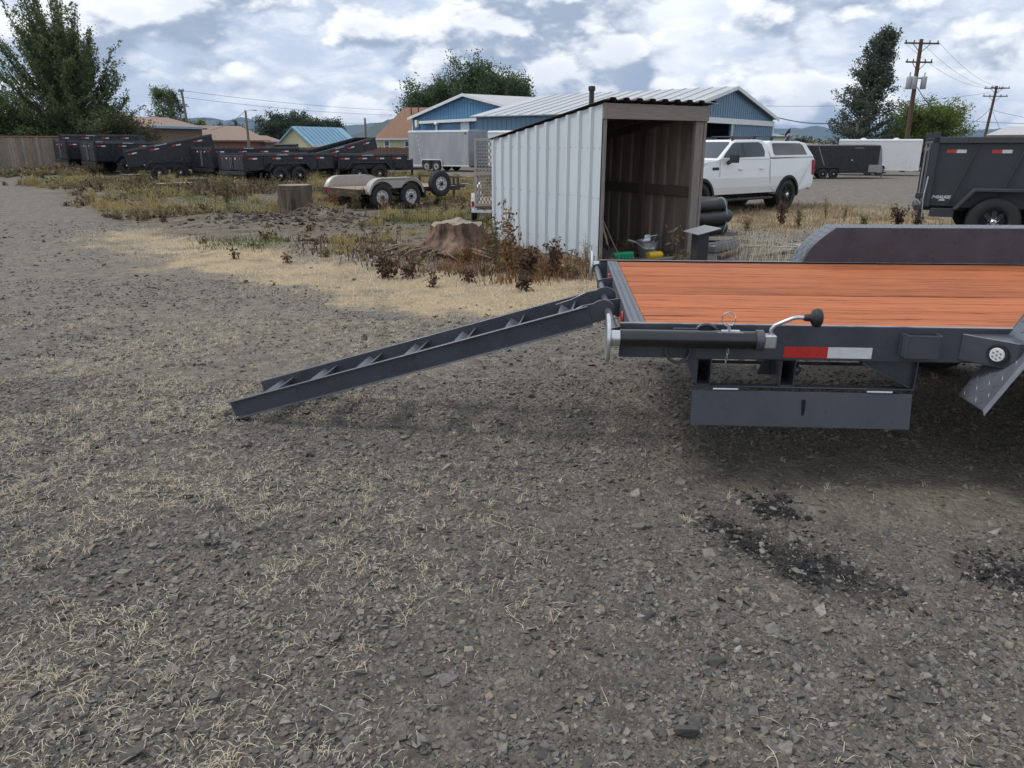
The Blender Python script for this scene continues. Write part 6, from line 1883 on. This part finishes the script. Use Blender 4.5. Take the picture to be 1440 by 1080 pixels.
o = mb.build('torn_roots', 'root_wood', None, 60); o['kind'] = 'stuff'; tag(o, 'torn roots and wood splinters scattered round the stumps', 'roots')

# ------------------------------------------------------------------ single weeds in front of stump and shed
def wp(px, py): 
    q = P(px, py); return (q.x, q.y, float(GZ(q.x, q.y)))
for (px, py, H, n, mat, leaf, spread, stems, lab) in (
        (545, 392, .36, 70, 'dry_brown', .085, .35, 5, 'dead dark brown dock plant in the dry grass left of the reddish stump'),
        (575, 390, .26, 40, 'dry_brown', .080, .4, 4, 'smaller dead brown plant right beside the dark dock plant'),
        (609, 404, .22, 34, 'dry_brown', .055, .2, 3, 'narrow withered brown sprig standing in the straw below the stump'),
        (659, 398, .20, 36, 'dry_brown', .060, .15, 2, 'small upright dark brown sprig below the middle of the stump'),
        (737, 410, .26, 50, 'dry_brown', .075, .35, 4, 'low spreading dark brown weed in the straw nearest the ramp'),
        (690, 365, .50, 110, 'dry_rust', .060, .30, 6, 'bushy rust brown weed against the reddish stump'),
        (655, 372, .36, 130, 'dry_rust', .050, .45, 8, 'low mass of rusty seed heads in front of the reddish stump'),
        (716, 385, .98, 90, 'dry_rust', .085, .14, 3, 'tall rust coloured weed standing against the white siding'),
        (697, 378, .80, 70, 'weed_olive', .075, .18, 3, 'tall dark olive weed at the back corner of the white siding'),
        (742, 392, .42, 110, 'dry_brown', .085, .40, 6, 'thick clump of dead brown leaves at the foot of the siding'),
        (778, 388, .52, 70, 'dry_brown', .075, .22, 5, 'dark dead weed with round leaves near the shed door corner'),
        (800, 390, .30, 70, 'dry_tan', .055, .45, 6, 'pale dry clump at the foot of the shed door corner'),
        (824, 388, .62, 26, 'dry_tan', .045, .15, 3, 'thin pale seed stalks beside the shed door corner'),
        (330, 365, .20, 24, 'dry_brown', .055, .2, 2, 'single dark sprig at the edge of the green patch'),
        (405, 370, .18, 34, 'dry_brown', .055, .35, 3, 'small dark weed on the grey ash soil'),
        (470, 300, .60, 120, 'dry_rust', .070, .4, 7, 'orange brown bush growing before the old trailer wheels'),
        (500, 297, .66, 130, 'weed_olive', .070, .45, 8, 'olive seeding bush growing before the old trailer fender'),
        (540, 303, .50, 100, 'dry_rust', .065, .45, 7, 'rusty low bush growing below the spare wheel trailer'),
        (320, 290, .85, 190, 'weed_olive', .085, .45, 9, 'big grey olive bush left of the tall stump'),
        (345, 282, .70, 150, 'dry_tan', .080, .45, 8, 'pale tan bush right behind the big olive bush'),
        (1050, 325, .40, 70, 'dry_tan', .060, .4, 6, 'tan weed clump beside the coiled drain pipe'),
        (1098, 318, .62, 120, 'dry_brown', .075, .35, 7, 'brown leafy weed clump below the rear wheel of the pickup'),
        (1122, 322, .52, 70, 'weed_olive', .060, .3, 6, 'thin olive weed standing below the pickup tail light'),
        (1160, 312, .62, 40, 'weed_olive', .050, .2, 4, 'wispy tall weed standing alone on the gravel yard edge'),
        (1186, 312, .50, 34, 'weed_olive', .050, .2, 3, 'second wispy weed standing on the gravel yard edge'),
        (1262, 318, .52, 130, 'dry_brown', .080, .5, 8, 'dead brown bush left of the dark dump trailer'),
        (1290, 320, .38, 80, 'dry_brown', .070, .5, 6, 'low dead brown plant touching the rear of the dark dump trailer'),
        (1215, 316, .22, 50, 'weed_green', .070, .5, 5, 'small green leafy plant on the yard edge')):
    stalk('dry_weed', lab, wp(px, py), H, int(n * 3.2), mat, leaf * .74, spread, stems + 2)
# dry stalks behind the deck
mb_x, mb_y = [], []
for k in range(420):
    q = P(min(1150, max(1008, random.gauss(1068, 26))), random.uniform(345, 372)); mb_x.append(q.x); mb_y.append(q.y)
x, y = np.array(mb_x), np.array(mb_y)
ang = rng.uniform(0, 6.28, len(x)); le = rng.uniform(.05, .7, len(x))
v, f = blades(np.stack([x, y, GZ(x, y) - .01], -1), rng.uniform(.12, .42, len(x)), .007, np.stack([np.cos(ang) * le, np.sin(ang) * le], -1))
o = npmesh('dry_stalks', v, f, 'dry_straw'); o['kind'] = 'stuff'; tag(o, 'pale dry grass stalks standing behind the trailer deck', 'grass')

# ------------------------------------------------------------------ trees
def tree(name, label, base, H, env, leaf_mat, nl=22000, leaf=.16, t0=.12, elev=(25, 75), limbs=46, twigs=5, trunk_r=.3, trunk_top=.9, droop=0.0, lean=(0, 0), seed=1, clump=.5, multi=1, curve=.5, bare=.25, group=None, squash=1.0, along=6, shoot=1.0):
    """trunk(s) with limbs out to an envelope; leaves in clumps along limbs and twigs.
    env(q, a): reach at height share q in direction a"""
    r = np.random.default_rng(seed)
    t = thing(name, label, 'tree', base, 0, group)
    wood_ = MB(); cl = []
    for m in range(multi):
        ma_ = r.uniform(0, 6.28); mo = .0 if multi == 1 else .05 * H
        top = Vector((lean[0] * H + math.cos(ma_) * mo * 1.6, lean[1] * H + math.sin(ma_) * mo * 1.6, H * trunk_top * (1 if m == 0 else r.uniform(.75, .95))))
        tp = []
        for k in range(9):
            q = k / 8
            w = .012 * H * math.sin(q * 5 + m) * q
            tp.append(Vector((top.x * q ** 1.3 + w, top.y * q ** 1.3 + w * .6, top.z * q - .15 * (k == 0))))
        wood_.tube(tp, [trunk_r * (1.15 if k == 0 else 1) * (1 - k / 8) ** .8 / multi ** .4 + .012 for k in range(9)], 9)
        nL = limbs // multi
        for i in range(nL):
            q = t0 + (1 - t0) * ((i + r.random()) / nL) ** .95
            a = i * 2.399 + r.uniform(-.5, .5)
            seg = min(q / trunk_top, .999)
            k = int(seg * 8); p0 = tp[k].lerp(tp[min(k + 1, 8)], seg * 8 - k)
            el = R(elev[0] + (elev[1] - elev[0]) * q ** 1.2 + r.uniform(-9, 9))
            reach = env(q, a) * r.uniform(.78, 1.12)
            Ln = max(reach / max(math.cos(el), .25), .05 * H)
            # limb bends upward (curve) or droops
            pts = []
            for j in range(6):
                f_ = j / 5
                ee = el * (1 - curve) + (el + curve * R(38)) * f_ * curve + el * 0
                hx = Ln * f_ * math.cos(el) * (1 - .15 * curve * f_)
                hz = Ln * f_ * math.sin(el) * (1 + .25 * curve * f_) - droop * Ln * f_ ** 2
                pts.append(p0 + Vector((math.cos(a) * hx, math.sin(a) * hx * squash, hz)))
            rad = trunk_r * .30 * (1 - q * .6)
            wood_.tube(pts, [rad * (1 - j / 5) + .010 for j in range(6)], 6, cap=False)
            for s_ in np.linspace(bare, 1, along):
                kk = int(min(s_, .999) * 5); c = pts[kk].lerp(pts[kk + 1], s_ * 5 - kk)
                cl.append((c, (.55 + .3 * (1 - s_)) * shoot))
            for w in range(twigs):
                s_ = r.uniform(bare, .95); kk = int(s_ * 5); c = pts[kk].lerp(pts[kk + 1], s_ * 5 - kk)
                ta = a + r.uniform(-1.3, 1.3); te = el + r.uniform(-.25, .55); tl = Ln * r.uniform(.16, .34)
                d = Vector((math.cos(ta) * math.cos(te), math.sin(ta) * math.cos(te), math.sin(te)))
                e_ = c + d * tl
                wood_.tube([c, c + d * tl * .5 + Vector((0, 0, .03)), e_], [.022, .014, .006], 4, cap=False)
                for f_ in (.35, .7, 1.0): cl.append((c + d * tl * f_, .42 * shoot))
    C = np.array([q[0][:] for q in cl]); S = np.array([q[1] for q in cl])
    kz = H / (np.percentile(C[:, 2], 99.3) + S.mean() * clump)      # bring the crown's top to the height seen
    C[:, 2] *= kz
    wood_.v = [(a_, b_, c_ * kz) for a_, b_, c_ in wood_.v]
    per = max(3, nl // len(C))
    idx_ = np.repeat(np.arange(len(C)), per)
    sel = r.random(len(C)) < .93
    idx_ = idx_[sel[idx_]]
    pts = C[idx_] + r.normal(0, 1, (len(idx_), 3)) * (S[idx_] * clump)[:, None] * np.array([1, 1, .8])
    pts[:, 2] = np.maximum(pts[:, 2], .15)
    v, f = leaves(pts, leaf, .7, .4, r)
    wood_.build('trunk', 'tree_bark', t, 60)
    npmesh('crown', v, f, leaf_mat, t)
    return t
def tb(px, Y, z=None):
    q = PD(px, 203, Y); return (q.x, Y, float(T(q.x, Y)) - .1 if z is None else z)
def px2m(n, Y): return n * Y / 1093.0
# the big tree on the left: long ascending shoots
def env_big(q, a):
    side = math.cos(a)
    w = 5.9 * (1 - q) ** .7 + .5
    return w * (1.08 if side < 0 else .82)
tree('broadleaf_tree', 'big dark green tree with long upswept shoots behind the wooden fence', tb(112, 55), 11.8, env_big, 'leaf_maple', 64000, .15, .08, (34, 80), 150, 3, .38, .90, 0, (-.02, 0), 5, .50, 3, 1.3, .22, along=22, shoot=.46)
def env_round(rad): return lambda q, a: rad * math.sqrt(max(.04, 1 - (2.0 * q - .95) ** 2 * .98))
def env_cone(rad, pw=.8): return lambda q, a: rad * (1 - q) ** pw + .15
def env_col(rad): return lambda q, a: rad * (.55 + .45 * math.sin(math.pi * min(1, q * 1.05)) ) * (1 if q < .75 else (1 - q) / .25 * .8 + .2)
tree('broadleaf_tree', 'bright green bushy tree at the end of the wooden fence left of the big tree', tb(0, 52), 4.9, env_round(2.6), 'leaf_hedge', 14000, .15, .1, (10, 60), 34, 4, .18, .8, 0, (0, 0), 11, .55)
tree('broadleaf_tree', 'rounded green tree standing further left along the wooden fence', tb(-70, 50), 5.6, env_round(3.0), 'leaf_hedge', 14000, .15, .1, (10, 60), 34, 4, .18, .8, 0, (0, 0), 13, .55)
tree('shrub', 'olive green shrub reaching right from beneath the big tree', tb(176, 53), 3.6, env_round(2.4), 'leaf_olive', 13000, .13, .05, (5, 55), 34, 4, .10, .75, 0, (0, 0), 12, .5)
tree('shrub', 'dark green shrub filling the space below the big tree left of its trunk', tb(62, 53.5), 4.2, env_round(2.8), 'leaf_maple', 15000, .15, .05, (5, 55), 34, 4, .12, .75, 0, (0, 0), 15, .55)
tree('shrub', 'dark shrub with bare lower stems right of the big tree trunk', tb(142, 53), 3.7, env_round(2.3), 'leaf_maple', 11000, .15, .12, (5, 55), 30, 4, .12, .75, 0, (0, 0), 16, .55)
tree('broadleaf_tree', 'thin open tree left of the grey utility pole', tb(236, 92), 8.0, env_cone(2.6, .7), 'leaf_maple', 6000, .18, .2, (25, 65), 34, 4, .16, .92, 0, (0, 0), 21, .5, 1, .6)
tree('broadleaf_tree', 'small dark tree just behind the grey utility pole', tb(252, 104), 8.2, env_cone(1.8, .6), 'leaf_dark', 5000, .2, .15, (25, 70), 26, 4, .16, .92, 0, (0, 0), 22, .5)
tree('shrub', 'green bush right of the grey utility pole above the awning', tb(276, 96), 4.6, env_round(1.9), 'leaf_hedge', 6000, .17, .1, (20, 60), 24, 4, .1, .8, 0, (0, 0), 23, .5)
tree('shrub', 'small green bush in front of the brown house wall by the pole foot', tb(281, 78), 2.3, env_round(1.3), 'leaf_hedge', 4000, .13, .1, (20, 60), 20, 3, .08, .8, 0, (0, 0), 24, .45)
# dark trees behind the cottage
for k, (px, h, rd, lab) in enumerate(((386, 168, 2.6, 'dark tree left of the blue roofed cottage, lowest of its clump'), (402, 162, 2.8, 'dark tree in the middle of the clump by the blue roofed cottage'), (420, 161, 2.6, 'dark tree right of the clump middle by the blue roofed cottage'),
                                     (438, 165, 2.3, 'dark tree peering over the left end of the blue roof'), (455, 172, 1.6, 'small dark treetop above the left end of the blue roof ridge'), (473, 172, 1.2, 'small round treetop above the right end of the blue roof ridge'))):
    Y = 125 + 4 * (k % 3)
    tree('broadleaf_tree', lab, tb(px, Y), PD(px, h, Y).z + .4, env_round(rd * 1.25), 'leaf_dark', 8000, .26, .1, (10, 58), 32, 4, .2, .88, 0, (0, 0), 31 + k, .85)
for k, (px, h, wh) in enumerate(((309, 173, 'lone small tree top above the left end of the brick house roof'), (333, 171, 'left one of two touching tree tops above the brick house roof'), (340, 173, 'right one of two touching tree tops above the brick house roof'))):
    tree('broadleaf_tree', wh, tb(px, 150), PD(px, h, 150).z, env_round(1.6), 'leaf_dark', 1600, .28, .1, (15, 65), 14, 3, .15, .9, 0, (0, 0), 41 + k, .5, group='far tree tops over the brick house')
# poplars behind the blue building
for k, (px, h, rd, lab) in enumerate(((592, 117, 2.9, 'leftmost and shortest poplar behind the blue building'), (618, 118, 2.6, 'second short poplar behind the blue building'), (650, 88, 4.2, 'broad tall poplar behind the blue building peak'),
                                     (672, 84, 3.6, 'tallest poplar behind the blue building peak'), (694, 98, 3.4, 'poplar right of the tallest one behind the blue building'), (715, 105, 3.2, 'poplar near the right end of the row behind the blue building'), (731, 110, 2.2, 'rightmost slim poplar behind the blue building'))):
    Y = 112 + 3 * (k % 3)
    tree('poplar_tree', lab, tb(px, Y), PD(px, h, Y).z + .3, env_col(rd), 'leaf_poplar', 17000, .27, .12, (30, 72), 64, 4, .25, .96, 0, (0, 0), 51 + k, .85, 1, .5, .2)
# the tall tree right of the truck, leaning
def env_lean(q, a): return (3.7 * (1 - q) ** .75 + .35) * (1.0 if q < .8 else .9)
tree('poplar_tree', 'tall narrow dark tree leaning right behind the black cargo trailer', tb(1203, 84, -.85), PD(1235, 43, 84).z + .9, env_lean, 'leaf_right', 34000, .21, .05, (14, 66), 96, 5, .3, .97, 0, (.135, 0), 71, .62, 1, .6, .12, along=9, shoot=.8)
# lime tree on the right
tree('broadleaf_tree', 'round lime green tree behind the dark dump trailer', tb(1299, 88, -.85), PD(1299, 141, 88).z + .9, env_round(4.2), 'leaf_lime', 42000, .20, .04, (-4, 50), 80, 5, .28, .80, 0, (0, 0), 72, .95)
tree('shrub', 'green shrub left of the lime green tree', tb(1256, 86, -.85), PD(1256, 170, 86).z + .9, env_round(1.7), 'leaf_lime', 6000, .18, .06, (10, 62), 24, 4, .1, .8, 0, (0, 0), 73, .5)
for k, (px, h, wh) in enumerate(((1128, 192, 'dark low tree beyond the gravel yard just right of the striped flag'), (1150, 196, 'lowest dark tree beyond the gravel yard above the black cargo trailer'), (1098, 190, 'dark low tree beyond the gravel yard by the workshop corner'))):
    tree('shrub', wh, tb(px, 140, -.9), PD(px, h, 140).z + .9, env_round(2.2), 'leaf_dark', 2200, .28, .1, (15, 65), 18, 3, .15, .9, 0, (0, 0), 81 + k, .5, group='low trees beyond the gravel yard')
# ------------------------------------------------------------------ the air between here and the hills
hm = bpy.data.materials.new('haze_air'); hm.use_nodes = True
t = hm.node_tree; t.nodes.clear()
o_ = t.nodes.new('ShaderNodeOutputMaterial'); v_ = t.nodes.new('ShaderNodeVolumePrincipled')
v_.inputs['Color'].default_value = (.46, .66, 1.0, 1)
v_.inputs['Density'].default_value = 0.62e-4
v_.inputs['Anisotropy'].default_value = .1
t.links.new(v_.outputs[0], o_.inputs['Volume'])
MATS['haze'] = hm
hz = MB().box(-9500, 9500, -500, 9400, -40, 290).build('haze', 'haze')
hz['kind'] = 'stuff'; tag(hz, 'pale blue haze in the air before the hills', 'haze')
